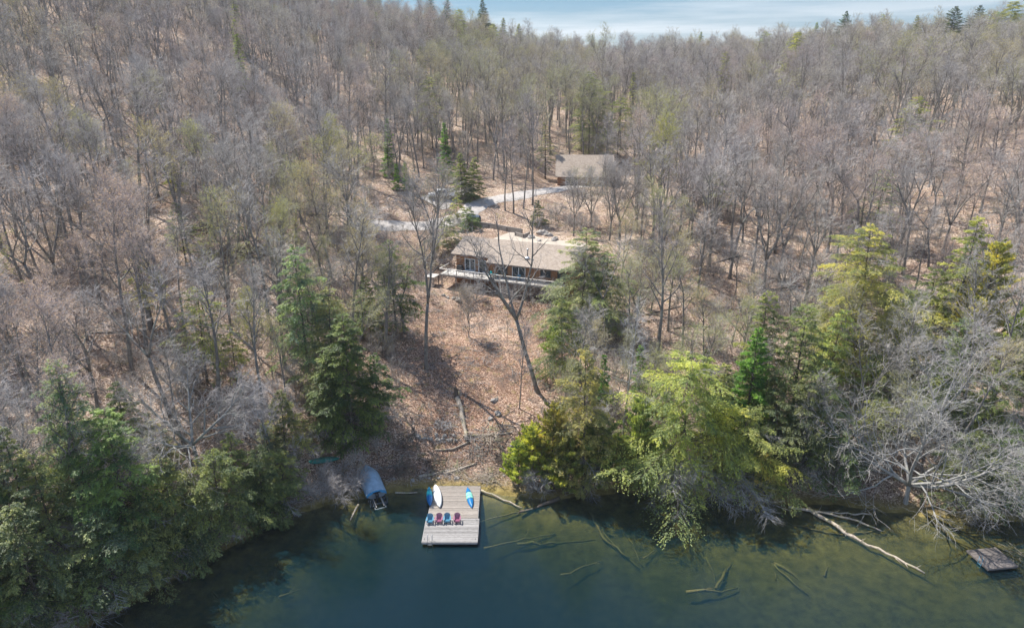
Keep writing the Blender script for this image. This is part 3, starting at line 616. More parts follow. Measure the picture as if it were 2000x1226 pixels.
CONS = [
 # left bank, front
 (C_, 10, 1200, 930, 150, G_DARK, 'dark hemlock cut by the left edge of the photo, low over the bank'),
 (A, 95, 1240, 985, 190, G_MID, 'mid green hemlock low in the bottom left corner, above the dark water'),
 (C_, -30, 1290, 1040, 190, G_DARK, 'darkest hemlock in the very bottom left corner'),
 (B_, 205, 1215, 1010, 200, G_GREY, 'grey green hemlock leaning over black water at the bottom left'),
 (A, 300, 1130, 985, 170, G_MID, 'short hemlock at the tip of the left bank shadow'),
 (A, 185, 1020, 705, 165, G_GREY, 'tall spire shaped grey green hemlock left of the pale spreading bare tree'),
 (A, 258, 1080, 800, 190, G_MID, 'broad hemlock just in front of the tall grey green spire on the left bank'),
 (B_, 120, 1100, 890, 170, G_MID, 'hemlock left of the broad one on the left bank'),
 (C_, 350, 1070, 890, 150, G_MID, 'hemlock with light tips under the pale bare tree on the left bank'),
 (A, 435, 1065, 880, 180, G_MID, 'rounded hemlock over the water between the left bank and the covered boat'),
 (B_, 400, 1110, 960, 150, G_GREY, 'low hemlock branches just above the black water on the left'),
 (C_, 520, 1020, 880, 150, G_DARK, 'dark hemlock behind the overhanging branches left of the covered boat'),
 (B_, 560, 995, 880, 110, G_MID, 'thin hemlock in front of the green canoe on the left bank'),
 (A, 500, 1060, 930, 130, G_DARK, 'low dark hemlock at the waterline left of the overhanging twigs'),
 (C_, 250, 860, 745, 110, G_DARK, 'small dark hemlock behind the pale bare tree on the left'),
 (C_, 20, 1060, 880, 130, G_DARK, 'hemlock at the left edge above the corner trees'),
 # left slope
 (A, 608, 770, 480, 150, G_GREY, 'large grey green hemlock standing left of the clearing'),
 (B_, 655, 790, 560, 120, G_GREY, 'second hemlock touching the right side of the large grey green one'),
 (C_, 690, 865, 615, 150, G_DARK, 'dark conical hemlock at the left side of the clearing above the covered boat'),
 (B_, 740, 835, 690, 110, G_DARK, 'dark hemlock closest to the left of the clearing, trunk clear at the foot'),
 (A, 650, 870, 700, 110, G_DARK, 'dark hemlock behind the striped stump'),
 (B_, 775, 655, 465, 110, G_DARK, 'dark hemlock behind the bluish bare trunk left of the cottage'),
 (A, 725, 660, 540, 80, G_DARK, 'thin dark hemlock downslope from the left end of the cottage'),
 (TH, 300, 640, 478, 95, G_OLV, 'thin olive topped hemlock on the left slope'),
 (TH, 405, 745, 560, 130, G_OLV, 'sparse olive hemlock above the pale bare tree on the left'),
 (TH, 465, 760, 640, 90, G_OLV, 'sparse hemlock right of the olive one above the pale bare tree'),
 (TH, 365, 520, 395, 90, G_GREY, 'sparse grey green hemlock on the middle of the left slope'),
 (TH, 345, 400, 300, 50, (.34, .30, .05), 'small bright yellow tree on the left slope'),
 # right of the clearing
 (CA, 1012, 950, 868, 60, (.42, .43, .14), 'small bright yellow green cedar at the right of the dock'),
 (CA, 1040, 945, 835, 75, (.42, .43, .14), 'second yellow green cedar right of the dock'),
 (CA, 1078, 970, 900, 50, (.45, .44, .12), 'smallest brightest yellow cedar at the water right of the dock'),
 (CB, 1078, 950, 790, 90, G_OLV, 'olive cedar behind the two small cedars right of the dock'),
 (D_, 1138, 962, 680, 150, G_OLV, 'tall olive hemlock rising behind the cedars right of the dock'),
 (CB, 1165, 965, 810, 90, G_MID, 'green cedar over the water below the tall olive hemlock'),
 (CA, 1205, 965, 860, 70, G_OLV, 'short cedar right of the tall olive hemlock at the waterline'),
 (CB, 1245, 958, 780, 90, G_OLV, 'olive cedar between the tall olive hemlock and the giant yellow hemlock'),
 (D_, 1335, 980, 685, 290, G_YEL, 'giant spreading yellow green hemlock hanging over the water'),
 (D_, 1440, 968, 795, 190, G_YEL, 'yellow hemlock touching the right side of the giant one'),
 (CA, 1523, 990, 940, 36, G_YEL, 'tiny yellow green cedar at the waterline near the drowned logs'),
 (SB, 1450, 890, 640, 120, G_BRI, 'bright green spruce behind the giant yellow hemlock'),
 (SA, 1247, 790, 675, 42, G_BRI, 'narrow spruce with a pointed tip behind the olive cedars'),
 (SA, 1178, 800, 695, 34, G_BRI, 'narrow spruce just left of the pointed one behind the olive cedars'),
 (SA, 1376, 730, 682, 22, G_DARK, 'tiny dark spruce on the bare slope left of the bright green one'),
 (A, 1470, 830, 570, 110, G_MID, 'green hemlock directly behind the bright green spruce'),
 (B_, 1540, 860, 590, 120, G_MID, 'green hemlock right of the bright green spruce'),
 (B_, 1605, 800, 600, 100, G_OLV, 'olive hemlock leaning on the big yellow one on the right slope'),
 (D_, 1660, 740, 440, 230, G_YEL, 'big yellow green hemlock standing alone on the right slope'),
 (A, 1850, 690, 425, 110, G_OLV, 'tallest hemlock of the pair near the right edge'),
 (CB, 1892, 710, 475, 110, G_YEL, 'yellow green partner of the tallest hemlock near the right edge'),
 (B_, 1795, 680, 525, 110, G_MID, 'mid green hemlock left of the pair near the right edge'),
 (CB, 1965, 770, 600, 90, G_OLV, 'olive cedar at the right edge of the photo behind the silver bare tree'),
 (C_, 2010, 760, 640, 90, G_MID, 'hemlock cut by the right edge behind the silver bare tree'),
 (B_, 1560, 945, 740, 120, G_DARK, 'dark hemlock in shade between the giant yellow hemlock and the silver bare tree'),
 (B_, 1625, 960, 830, 130, G_DARK, 'dark hemlock behind the left branches of the silver bare tree'),
 (B_, 1700, 880, 780, 110, G_MID, 'hemlock behind the crown of the silver bare tree'),
 (A, 1885, 1005, 850, 150, G_DARK, 'dark hemlock behind the small swim raft on the right'),
 (B_, 1965, 1010, 840, 150, G_DARK, 'dark hemlock over the right end of the swim raft'),
 (B_, 1810, 850, 700, 110, G_MID, 'green hemlock under the curved silver branches on the right'),
 (C_, 1690, 800, 690, 90, G_OLV, 'small olive hemlock at the foot of the big yellow one on the right slope'),
 (A, 1135, 645, 448, 150, G_GREY, 'grey green hemlock hiding the right end of the cottage'),
 (A, 1180, 650, 490, 110, G_GREY, 'hemlock just right of the one hiding the cottage end'),
 (A, 1098, 740, 580, 90, G_MID, 'green hemlock on the slope below the right end of the deck'),
 (CA, 1080, 700, 640, 40, G_BRI, 'small green cedar below the right end of the deck'),
  (A, 1395, 900, 705, 100, G_OLV, 'olive hemlock directly behind the left half of the bright green spruce'),
 (B_, 1500, 920, 760, 110, G_MID, 'mid green hemlock between the bright green spruce and the shaded dark one'),
 (B_, 1590, 900, 700, 110, G_MID, 'mid green hemlock above the shaded dark one by the silver tree'),
 (A, 1740, 720, 560, 110, G_OLV, 'olive hemlock at the right of the big yellow one on the right slope'),
 (A, 1850, 800, 620, 120, G_MID, 'mid green hemlock behind the arching looped limbs'),
 (C_, 1920, 860, 720, 110, G_MID, 'mid green hemlock behind the right branches of the silver tree'),
 (A, 1610, 700, 560, 90, G_MID, 'mid green hemlock left of the big yellow one on the right slope'),
 (A, 560, 900, 760, 110, G_MID, 'mid green hemlock behind the pale twiggy tree on the left bank'),
 (B_, 160, 930, 800, 120, G_GREY, 'grey green hemlock behind the tall spire on the left bank'),
 (A, 235, 1240, 1050, 170, G_MID, 'mid green hemlock over the bottom edge at the left corner water'),
 (C_, 330, 1150, 1030, 130, G_DARK, 'dark hemlock whose boughs touch the black water on the left'),
 (B_, 130, 1270, 1110, 200, G_DARK, 'dark hemlock cut by the bottom edge near the left corner'),
 (A, 335, 960, 815, 100, G_GREY, 'grey green hemlock at the right of the broad one on the left bank'),
 (B_, 470, 985, 845, 110, G_MID, 'mid green hemlock between the two pale bare trees on the left bank'),
 (A, 535, 950, 830, 90, G_GREY, 'grey green hemlock above the green canoe on the left bank'),
 (A, 70, 1060, 830, 110, G_GREY, 'grey green hemlock behind the left corner trees'),
 (CB, 1110, 962, 860, 80, G_YEL, 'low yellow green cedar in front of the tall olive hemlock'),
 (C_, 1275, 962, 850, 90, G_OLV, 'olive hemlock at the waterline left of the giant yellow hemlock'),
 (C_, 1385, 975, 880, 110, G_YEL, 'low yellow hemlock in front of the giant one at the waterline'),
 (C_, 1490, 975, 870, 90, G_YEL, 'rightmost yellow hemlock hanging over the shaded water'),
 # around the driveway
 (SA, 758, 345, 232, 32, G_BRI, 'narrow dark green spruce left of the parked white truck'),
 (SA, 776, 372, 322, 20, G_BRI, 'small spruce at the foot of the narrow one left of the truck'),
 (SA, 794, 372, 318, 16, G_BRI, 'slim little spruce second right of the narrow one by the truck'),
 (SA, 876, 350, 240, 36, G_BRI, 'narrow dense spruce above the driveway bend'),
 (SB, 902, 385, 300, 50, G_MID, 'spruce right beside the narrow dense one at the driveway bend'),
 (SB, 926, 388, 308, 45, G_MID, 'short spruce at the left end of the pale driveway'),
 (B_, 893, 430, 385, 50, G_OLV, 'low olive bush tree beside the driveway behind the cottage'),
 (C_, 1050, 440, 390, 34, G_MID, 'small dark shrub tree on the slope above the timber wall'),
 (C_, 915, 448, 405, 50, G_DARK, 'dark evergreen left of the timber wall behind the cottage'),
 (C_, 872, 480, 425, 60, G_GREY, 'evergreen at the left gable of the cottage'),
 (A, 1150, 300, 140, 100, G_GREY, 'tall dark hemlock behind the garage'),
 (TH, 1205, 320, 190, 80, G_MID, 'sparse hemlock right behind the garage roof'),
 (TH, 1065, 350, 240, 50, G_GREY, 'thin hemlock left of the garage'),
 (TH, 845, 290, 150, 70, G_GREY, 'thin grey green hemlock high behind the narrow spruces'),
 (B_, 1765, 330, 188, 85, G_OLV, 'lone olive hemlock amid bare trees on the upper right slope'),
 (TH, 1700, 480, 330, 80, G_GREY, 'sparse hemlock amid bare trees right of the cottage'),
 (TH, 1395, 420, 330, 70, G_MID, 'sparse green hemlock right of the garage'),
 # upper right slope and skyline
 (C_, 1516, 0, 62, 60, G_OLV, 'olive crowned hemlock just under the right skyline', 270),
 (C_, 1392, 0, 100, 40, G_OLV, 'small olive hemlock left of the crowned one under the skyline', 240),
 (B_, 1628, 0, 82, 50, G_MID, 'dark hemlock with a flat tip below the right skyline', 250),
 (SB, 1595, 0, 22, 80, G_TEAL, 'blue green fir standing against the sky right of the valley', 330),
 (SB, 1787, 0, 12, 110, G_TEAL, 'left one of two dark firs touching the sky on the right ridge', 310),
 (SB, 1830, 0, 10, 95, G_TEAL, 'right one of two dark firs touching the sky on the right ridge', 315),
 (C_, 1888, 0, 2, 100, G_OLV, 'round olive hemlock touching the sky near the right corner', 290),
 (SB, 1958, 0, 8, 110, G_MID, 'pointed fir nearest the top right corner', 290),
 (B_, 1915, 0, 90, 50, G_OLV, 'olive hemlock under the right corner skyline', 240),
 (SB, 1149, 0, 68, 30, G_TEAL, 'lone dark fir on the low saddle of the skyline', 560),
 (SB, 945, 0, -2, 66, G_TEAL, 'blue green fir on the left ridge against the sky', 360),
 (SB, 982, 0, 34, 44, G_MID, 'upper one of two green firs on the descending left ridge', 380),
 (SB, 1012, 0, 46, 44, G_OLV, 'lower one of two green firs on the descending left ridge', 380),
 (C_, 905, 0, 18, 56, G_OLV, 'olive round fir below the blue green ridge fir', 330),
 (SB, 880, 0, -2, 50, G_TEAL, 'dark fir left of the blue green ridge fir', 370),
 (SB, 858, 0, -10, 50, G_TEAL, 'dark fir leftmost on the ridge against the sky', 370),
 (C_, 965, 0, 46, 44, G_OLV, 'olive fir between the ridge firs and the two green ones', 340),
 (TH, 1020, 0, 170, 60, G_GREY, 'grey green hemlock in the valley above the driveway', 235),
 (TH, 250, 0, 190, 60, G_GREY, 'faint hemlock amid the bare trees of the upper left slope', 215)]
rt_ = random.Random(21)
for q, (px_, dd, ty_, w_c) in enumerate(((1340, 420, 62, 34), (1455, 380, 60, 40), (1545, 360, 44, 40), (1660, 340, 28, 46), (1725, 330, 30, 50), (1862, 320, 22, 60), (1995, 300, 4, 70))):
    CONS.append(((SB, C_)[q % 2], px_, 0, ty_, w_c, (G_MID, G_OLV)[q % 2], '%s conifer among the bare crowns of the right skyline, %s from the left' % (('pointed', 'rounded')[q % 2], ('first', 'second', 'third', 'fourth', 'fifth', 'sixth', 'seventh')[q]), dd))
for q in range(20):
    CONS.append((TH if q % 3 else B_, rt_.uniform(60, 1950), 0, 0, rt_.uniform(26, 44), (G_GREY, G_OLV, G_MID)[q % 3], None, rt_.uniform(170, 330)))
for c in CONS:
    if c[6] is None:
        dx, dy, _ = ray(c[1], 400); x_, y_ = dx / dy * c[7], c[7]; z_ = gz(x_, y_); _, py_ = proj(x_, y_, z_ + rt_.uniform(14, 20))
        side = 'left' if c[1] < 700 else 'middle' if c[1] < 1200 else 'right'
        place_con(c[0], c[1], 0, py_, c[4] * 170 / 150, c[5], 'sparse %s hemlock amid the bare woods of the upper %s hills' % (GLAB[c[5]], side), 'sparse %s hemlocks of the upper %s hills' % (GLAB[c[5]], side), dist=c[7]); continue
    place_con(c[0], c[1], c[2], c[3], c[4], c[5], c[6], dist=c[7] if len(c) > 7 else None)

# ------------------------------------------------------------ bare trees that stand out
def hero(seed, bx, by, ty, label, col=(.26, .22, .21), mat=None, rz=0, name='bare_tree', H=None, **k):
    p = ground_at(bx, by)
    while float(shore_s(np.array([p.x]), np.array([p.y]))[0]) < .6: p.y += .4
    p.z = gz(p.x, p.y); H = H or max(3., top_z(p.y, ty) - p.z)
    T, C = bare_tree(seed=seed, H=H, **k)
    r = thing(name, label, 'shrub' if name == 'bare_shrub' else 'tree', tuple(p), (0, 0, rz))
    bk = mat or M['bark']
    T.build('trunk', [bk], r); c = C.build('crown', [bk, M['twig'], M['bud']], r); c.color = (*col, 1); return r, p, H
hero(201, 1052, 768, 385, 'tall dark bare tree leaning left in front of the cottage deck, forking wide', lean=(-.30, .0), stems=4, fork=.42, spread=26, cs=.5, nb=18, bl=.24, r0=.30, n2=5, n3=3, tw=4, jit=.14, trop=.06)
hero(202, 832, 722, 335, 'straight bare tree at the left of the clearing with a long shadow', lean=(.06, 0), stems=2, fork=.36, spread=9, cs=.5, nb=20, bl=.2, r0=.27, n2=6, n3=4, tw=5)
hero(203, 756, 700, 470, 'bluish bare trunk with crooked limbs beside the dark hemlock left of the clearing', lean=(.05, 0), cs=.35, nb=12, bl=.28, r0=.26, jit=.16)
hero(204, 1768, 985, 720, 'huge silver bare tree spreading low over the water on the right', (.38, .36, .33), M['bark_pale'], stems=7, fork=.14, spread=56, cs=.2, nb=40, bl=.48, r0=.30, n2=9, n3=5, tw=4, trop=.0, jit=.19, H=17, twr=.007, twl=.6)
hero(205, 1825, 905, 660, 'silver bare tree with arching looped limbs behind the huge spreading one', (.36, .33, .33), M['bark_pale'], stems=3, fork=.4, spread=30, cs=.35, nb=16, bl=.4, r0=.2, jit=.22, trop=-.05, lean=(-.05, 0))
hero(206, 395, 930, 715, 'pale bare tree with wide crooked branches on the left bank', (.38, .34, .33), M['bark_pale'], stems=4, fork=.32, spread=44, cs=.3, nb=24, bl=.42, r0=.27, jit=.17, trop=.01, n2=7)
hero(207, 545, 925, 760, 'pale twiggy bare tree left of the dark conical hemlock', (.36, .31, .31), M['bark_pale'], stems=3, fork=.2, spread=38, cs=.25, nb=20, bl=.4, r0=.18, jit=.15, trop=.0, n2=7)
hero(208, 50, 960, 780, 'pale bare tree near the left edge above the corner hemlocks', (.36, .32, .32), M['bark_pale'], stems=3, fork=.25, spread=40, cs=.25, nb=20, bl=.42, r0=.2, jit=.16, trop=.0, n2=7)
hero(209, 1283, 720, 430, 'thick bare trunk right of the clearing with a rosy twiggy crown', (.34, .25, .25), cs=.4, nb=16, bl=.3, r0=.3)
hero(210, 1015, 800, 640, 'slim bare sapling right of the fallen log in the clearing', cs=.3, nb=8, bl=.2, r0=.08)
hero(211, 915, 660, 575, 'low bare sapling in the middle of the clearing', (.3, .25, .22), cs=.15, nb=14, bl=.4, r0=.07, bud=1)
hero(212, 1490, 580, 330, 'bare tree with strongly curved limbs right of the cottage', cs=.35, stems=3, fork=.3, spread=24, nb=18, bl=.3, r0=.3, jit=.15)
hero(213, 1215, 870, 600, 'grey half dead bare tree behind the olive cedars', (.4, .38, .37), M['dead'], cs=.3, nb=18, bl=.14, r0=.14, ang=75, trop=-.05)
hero(214, 1560, 425, 195, 'big dark limbed bare tree on the right slope', stems=4, fork=.3, spread=28, cs=.4, nb=24, bl=.3, r0=.36, n2=7)
hero(215, 1350, 470, 300, 'forked bare tree with pinkish twigs right of the garage', (.36, .26, .26), stems=4, fork=.22, spread=26, cs=.35, nb=22, bl=.3, r0=.25)
hero(216, 1210, 470, 320, 'bare tree in front of the garage roof', (.28, .25, .2), stems=3, fork=.25, spread=22, cs=.35, nb=20, bl=.3, r0=.25)
hero(217, 848, 520, 320, 'bare tree with upswept limbs hiding the white truck', (.33, .29, .16), stems=3, fork=.35, spread=16, cs=.4, nb=18, bl=.28, r0=.22, bud=.8)
hero(231, 1155, 445, 325, 'bare olive twigged tree before the left half of the garage', (.36, .34, .22), stems=3, fork=.2, spread=24, cs=.3, nb=22, bl=.3, r0=.2, bud=.6)
hero(233, 1120, 462, 335, 'slim grey bare tree covering the left end of the garage roof', (.38, .35, .33), cs=.35, nb=18, bl=.3, r0=.18, stems=2, fork=.3, spread=16)
hero(234, 1190, 470, 315, 'grey bare tree covering the middle of the garage roof', (.4, .36, .34), cs=.3, nb=20, bl=.32, r0=.2, stems=3, fork=.25, spread=20)
hero(232, 1245, 455, 310, 'bare tree before the right half of the garage', (.34, .3, .27), stems=3, fork=.25, spread=24, cs=.3, nb=22, bl=.3, r0=.22)
for q, (bx, by, ty) in enumerate(((987, 412, 262), (1003, 418, 250), (1022, 408, 235), (1040, 402, 185))):
    hero(220 + q, bx, by, ty, ['leftmost slim dark trunk', 'second slim dark trunk', 'third slim dark trunk', 'tallest slim dark trunk'][q] + ' of the four trees in front of the pale driveway', (.32, .27, .27), cs=.42, nb=14, bl=.26, r0=.17 + .03 * (q == 3))
# twiggy shrubs hanging over the water
for q, (bx, by, ty, sp, lb) in enumerate(((655, 990, 915, 60, 'purplish bare shrub arching over the water left of the covered boat'), (610, 1010, 945, 60, 'bare shrub over the water furthest left of the covered boat'),
        (665, 965, 900, 55, 'bare shrub right against the left side of the covered boat'), (1050, 968, 915, 40, 'grey leafless shrub at the water behind the smallest yellow cedar'), (1350, 985, 945, 60, 'grey tangle of bare twigs under the giant yellow hemlock'),
        (1420, 985, 950, 60, 'bare shrub under the right half of the giant yellow hemlock'), (1285, 975, 945, 55, 'bare shrub under the left half of the giant yellow hemlock'), (700, 500, 430, 40, 'bare shrub beside the left driveway bend'),
        (1060, 590, 545, 50, 'bare thicket under the right part of the deck'), (1000, 590, 560, 55, 'bare thicket under the middle of the deck'), (930, 590, 560, 45, 'bare thicket under the left part of the deck'),
        (1135, 455, 410, 50, 'bare shrub above the boulders behind the cottage'), (1085, 430, 395, 50, 'bare shrub at the right end of the timber wall'))):
    hero(240 + q, bx, by, ty, lb, (.27, .23, .225) if q < 3 else (.33, .3, .29), M['bark'] if q != 3 else M['dead'], stems=6, fork=.06, spread=sp, cs=.15, nb=22, bl=.45, r0=.05, trop=.02, jit=.14, name='bare_shrub', H=3.6 if q < 3 else None, n2=4, n3=3, tw=2, twr=.007)

# ------------------------------------------------------------ the hillside forest
HX = []   # occupied discs: keep-outs
def lhouse(x, y):
    return (x - HOUSE_O.x) * HU.x + (y - HOUSE_O.y) * HU.y, (x - HOUSE_O.x) * HV.x + (y - HOUSE_O.y) * HV.y
ROAD_PX = [(720, 440), (780, 442), (850, 442), (905, 424), (935, 398), (975, 388), (1020, 382), (1060, 374), (1100, 368), (1150, 362)]
ROAD = [ground_at(*p) for p in ROAD_PX]
TRUCK_P = ground_at(860, 388)
def blocked(x, y, s, z):
    if s < 4: return True
    lx, ly = lhouse(x, y)
    if -3 < lx < 30 and -2.5 < ly < 30: return True
    if -3 < lx < 24 and -16 < ly <= -2.5: return True
    px, py = proj(x, y, z)
    if 790 < px < 1080 and 590 < py < 1000: return True
    if 640 < px < 1010 and py > 790: return True
    if -24 < x < -2 and s < 13 and y < 90: return True
    if 1080 < px < 1330 and 640 < py < 760: return random.random() < .6
    if 1330 < px < 1420 and 560 < py < 730: return random.random() < .7
    if px < 700 and s < 16 and random.random() < .55: return True
    if 5 < x < 31 and 158 < y < 186: return True
    for a, b in zip(ROAD[:-1], ROAD[1:]):
        dx, dy = b.x - a.x, b.y - a.y; t = max(0, min(1, ((x - a.x) * dx + (y - a.y) * dy) / (dx * dx + dy * dy)))
        if math.hypot(x - a.x - t * dx, y - a.y - t * dy) < 3.2: return True
    if math.hypot(x - TRUCK_P.x, y - TRUCK_P.y) < 4.5: return True
    if 925 < px < 1090 and 355 < py < 440: return True
    if 890 < px < 1110 and 430 < py < 600: return True
    if 735 < px < 950 and 345 < py < 440: return random.random() < .75
    if 1090 < px < 1230 and 350 < py < 450: return random.random() < .7
    return False
KEEP = [(736, 228, 784, 352, 1.1), (853, 236, 905, 352, 1.1), (905, 305, 945, 388, .8), (1108, 296, 1196, 344, .4), (830, 362, 888, 396, .97), (935, 355, 1095, 402, .75), (872, 455, 1115, 565, .92), (1722, 190, 1806, 280, .8),
        (530, 480, 790, 850, .75), (1600, 440, 1725, 640, .7), (1800, 425, 1925, 600, .7), (1105, 140, 1200, 280, .6), (1490, 62, 1545, 130, .8)]
def hides(x, y, z, H):
    px, py = proj(x, y, z); tx, ty = proj(x, y, z + H); _, my = proj(x, y, z + H * .3); hw_ = H * .2 * FPX / (y * CP + (CAM_H - z) * SP)
    for x0, y0, x1, y1, pr in KEEP:
        if py > y1 and tx + hw_ > x0 and tx - hw_ < x1 and ty < y1 and my > y0 and random.random() < pr: return True
    return False
random.seed(11)
pts = []; grid = {}
def ok(x, y, d):
    g = 6.0; a, b = int(x // g), int(y // g)
    for i in (-1, 0, 1):
        for j in (-1, 0, 1):
            for (u, v) in grid.get((a + i, b + j), ()):
                if (u - x) ** 2 + (v - y) ** 2 < d * d: return False
    grid.setdefault((a, b), []).append((x, y)); return True
cand = []
for _ in range(26000):
    az = R(random.uniform(-45, 45)); D = math.sqrt(random.uniform(50 ** 2, 430 ** 2)) if random.random() < .8 else random.uniform(60, 260)
    cand.append((D, D * math.sin(az), D * math.cos(az)))
CA_ = np.array(cand); SS = shore_s(CA_[:, 1], CA_[:, 2]); ZZ = height(CA_[:, 1], CA_[:, 2])
for (D, x, y), s_, z_ in zip(cand, SS, ZZ):
    if blocked(x, y, s_, z_) or hides(x, y, z_, 19): continue
    if ok(x, y, 4.7 if D < 170 else 4.7): pts.append((D, x, y))
for _ in range(1500):     # the far saddle behind the valley
    az = R(random.uniform(-12, 45)); D = random.uniform(430, 640); x, y = D * math.sin(az), D * math.cos(az)
    if ok(x, y, 6): pts.append((D, x, y))
pts.sort()
rs = np.random.RandomState(77)
GREY = [(.37, .345, .345), (.41, .37, .36), (.37, .335, .29), (.48, .455, .435)]
ROSE = (.42, .32, .31); YEL = (.37, .37, .14); OCH = (.42, .36, .18); LIME = (.33, .33, .08)
def zone(px, py):
    a = ['at the left edge', 'far left', 'left', 'left of the clearing', 'behind the clearing', 'at the cottage', 'right of the cottage', 'right', 'far right', 'at the right edge'][max(0, min(9, int(px / 200)))]
    b = 'upper' if py < 300 else 'higher middle' if py < 400 else 'middle' if py < 500 else 'lower middle' if py < 600 else 'lower' if py < 750 else 'shoreside'
    return a, b
NIND = 300 - 24
used = 0; farpts = []
for (D, x, y) in pts:
    z = gz(x, y); px, py = proj(x, y, z)
    vis = -60 < px < 2060
    mottle = math.sin(x * .045 + 1.3) + math.sin(y * .06 + x * .02 + 2) + rs.uniform(-1, 1)
    r = rs.rand(); H = rs.choice([rs.uniform(10, 14), rs.uniform(14, 18), rs.uniform(16, 20), rs.uniform(18, 22)]) * (1 if D > 90 else .9)
    if px > 1150 and py > 560: H *= .8
    if mottle > .45 and r < .7: kind, col = 'yellow budding', (YEL if r < .4 else OCH)
    elif mottle < -1.1 and r < .7: kind, col = 'rosy budding', ROSE
    elif r > .993: kind, col = 'bright lime leafing', LIME
    else: kind, col = 'grey', GREY[rs.randint(4)]
    if vis and used < NIND and D < 170:
        a, b = zone(px, py)
        if kind == 'grey': i = rs.randint(0, 8)
        elif kind == 'bright lime leafing': i = 14 + rs.randint(2)
        else: i = 8 + rs.randint(6)
        form = {0: 'straight', 1: 'straight', 2: 'forked', 3: 'three stemmed', 4: 'broad', 5: 'slender', 6: 'forked', 7: 'clumped'}
        fm = form[i] if i < 8 else form[i - 8] if i < 14 else ('straight', 'broad')[i - 14]
        hh = 'tall' if H > 18 else 'shorter'
        if kind == 'grey': kd = ('mauve grey', 'rosy grey', 'brownish', 'pale grey')[GREY.index(col)]
        else: kd = {'bright lime leafing': 'lime leafing'}.get(kind, kind)
        lab = f'{hh} {fm} bare tree, {kd} twigs, {b} slope {a}'
        put_bare(i, (x, y, z), H, rs.uniform(0, 6.28), lab, f'{hh} {fm} {kd} bare trees, {b} slope {a}', rs.uniform(.95, 1.4), col, (rs.uniform(-.05, .05), rs.uniform(-.06, .06)))
        used += 1
    else: farpts.append((x, y, z, H / 20 * rs.uniform(.78, 1.25), rs.uniform(0, 6.28), kind))
print('individual bare trees', used, 'far', len(farpts))

def scatter(name, P, protos, mats_unused=None):
    """one object: copies of the proto meshes standing on the given points (x,y,z,scale,rot,index)"""
    pc = bpy.data.collections.new(name + '_kinds')
    for k, (me, col) in enumerate(protos):
        o = bpy.data.objects.new('%s_kind_%02d' % (name, k), me); o.color = (*col, 1); pc.objects.link(o)
    me = bpy.data.meshes.new(name); me.vertices.add(len(P)); me.vertices.foreach_set('co', np.array([p[:3] for p in P], np.float32).ravel())
    for nm, tp, ix in (('s', 'FLOAT', 3), ('rz', 'FLOAT', 4), ('pick', 'INT', 5)):
        at = me.attributes.new(nm, tp, 'POINT'); at.data.foreach_set('value', [p[ix] for p in P])
    o = bpy.data.objects.new(name, me); COL.objects.link(o)
    ng = bpy.data.node_groups.new(name, 'GeometryNodeTree')
    ng.interface.new_socket('Geometry', in_out='INPUT', socket_type='NodeSocketGeometry'); ng.interface.new_socket('Geometry', in_out='OUTPUT', socket_type='NodeSocketGeometry')
    gi = ng.nodes.new('NodeGroupInput'); go = ng.nodes.new('NodeGroupOutput')
    ci = ng.nodes.new('GeometryNodeCollectionInfo'); ci.inputs['Collection'].default_value = pc; ci.inputs['Separate Children'].default_value = True; ci.inputs['Reset Children'].default_value = True
    ip = ng.nodes.new('GeometryNodeInstanceOnPoints'); ip.inputs['Pick Instance'].default_value = True
    def attr(nm, tp):
        a = ng.nodes.new('GeometryNodeInputNamedAttribute'); a.data_type = tp; a.inputs['Name'].default_value = nm; return a.outputs['Attribute']
    cx = ng.nodes.new('ShaderNodeCombineXYZ')
    l = ng.links.new
    l(gi.outputs[0], ip.inputs['Points']); l(ci.outputs[0], ip.inputs['Instance']); l(attr('pick', 'INT'), ip.inputs['Instance Index'])
    l(attr('rz', 'FLOAT'), cx.inputs['Z']); l(cx.outputs[0], ip.inputs['Rotation']); l(attr('s', 'FLOAT'), ip.inputs['Scale']); l(ip.outputs[0], go.inputs[0])
    md = o.modifiers.new('scatter', 'NODES'); md.node_group = ng
    return o
protos = []
idx = {'grey': [], 'yellow budding': [], 'rosy budding': [], 'bright lime leafing': []}
for k, me in enumerate(FAR):
    for kd, cols in (('grey', GREY[:2] if k % 2 else GREY[2:]), ('yellow budding', [YEL, OCH]), ('rosy budding', [ROSE]), ('bright lime leafing', [LIME])):
        if kd in ('yellow budding', 'bright lime leafing') and k not in (1, 3, 6): continue
        for c in cols:
            m2 = me.copy(); key = 'far_%02d' % ((GREY + [YEL, OCH, ROSE, LIME]).index(c))
            if key not in M: M[key] = twigmat(tuple(q * .8 for q in c), 'far_twigs'); M[key + 'b'] = leafmat('far_buds', .8, 1.7, .45, (1.3, 1.25, .7), 0, c)
            m2.materials[1] = M[key]; m2.materials[2] = M[key + 'b']
            idx[kd].append(len(protos)); protos.append((m2, c))
P = [(x, y, z - .1, s, r, idx[k][rs.randint(len(idx[k]))]) for (x, y, z, s, r, k) in farpts]
fw = scatter('hillside_woodland', P, protos)
tag(fw, 'leafless grey brown woodland covering the hills behind the cottage', 'woodland', kind='stuff')
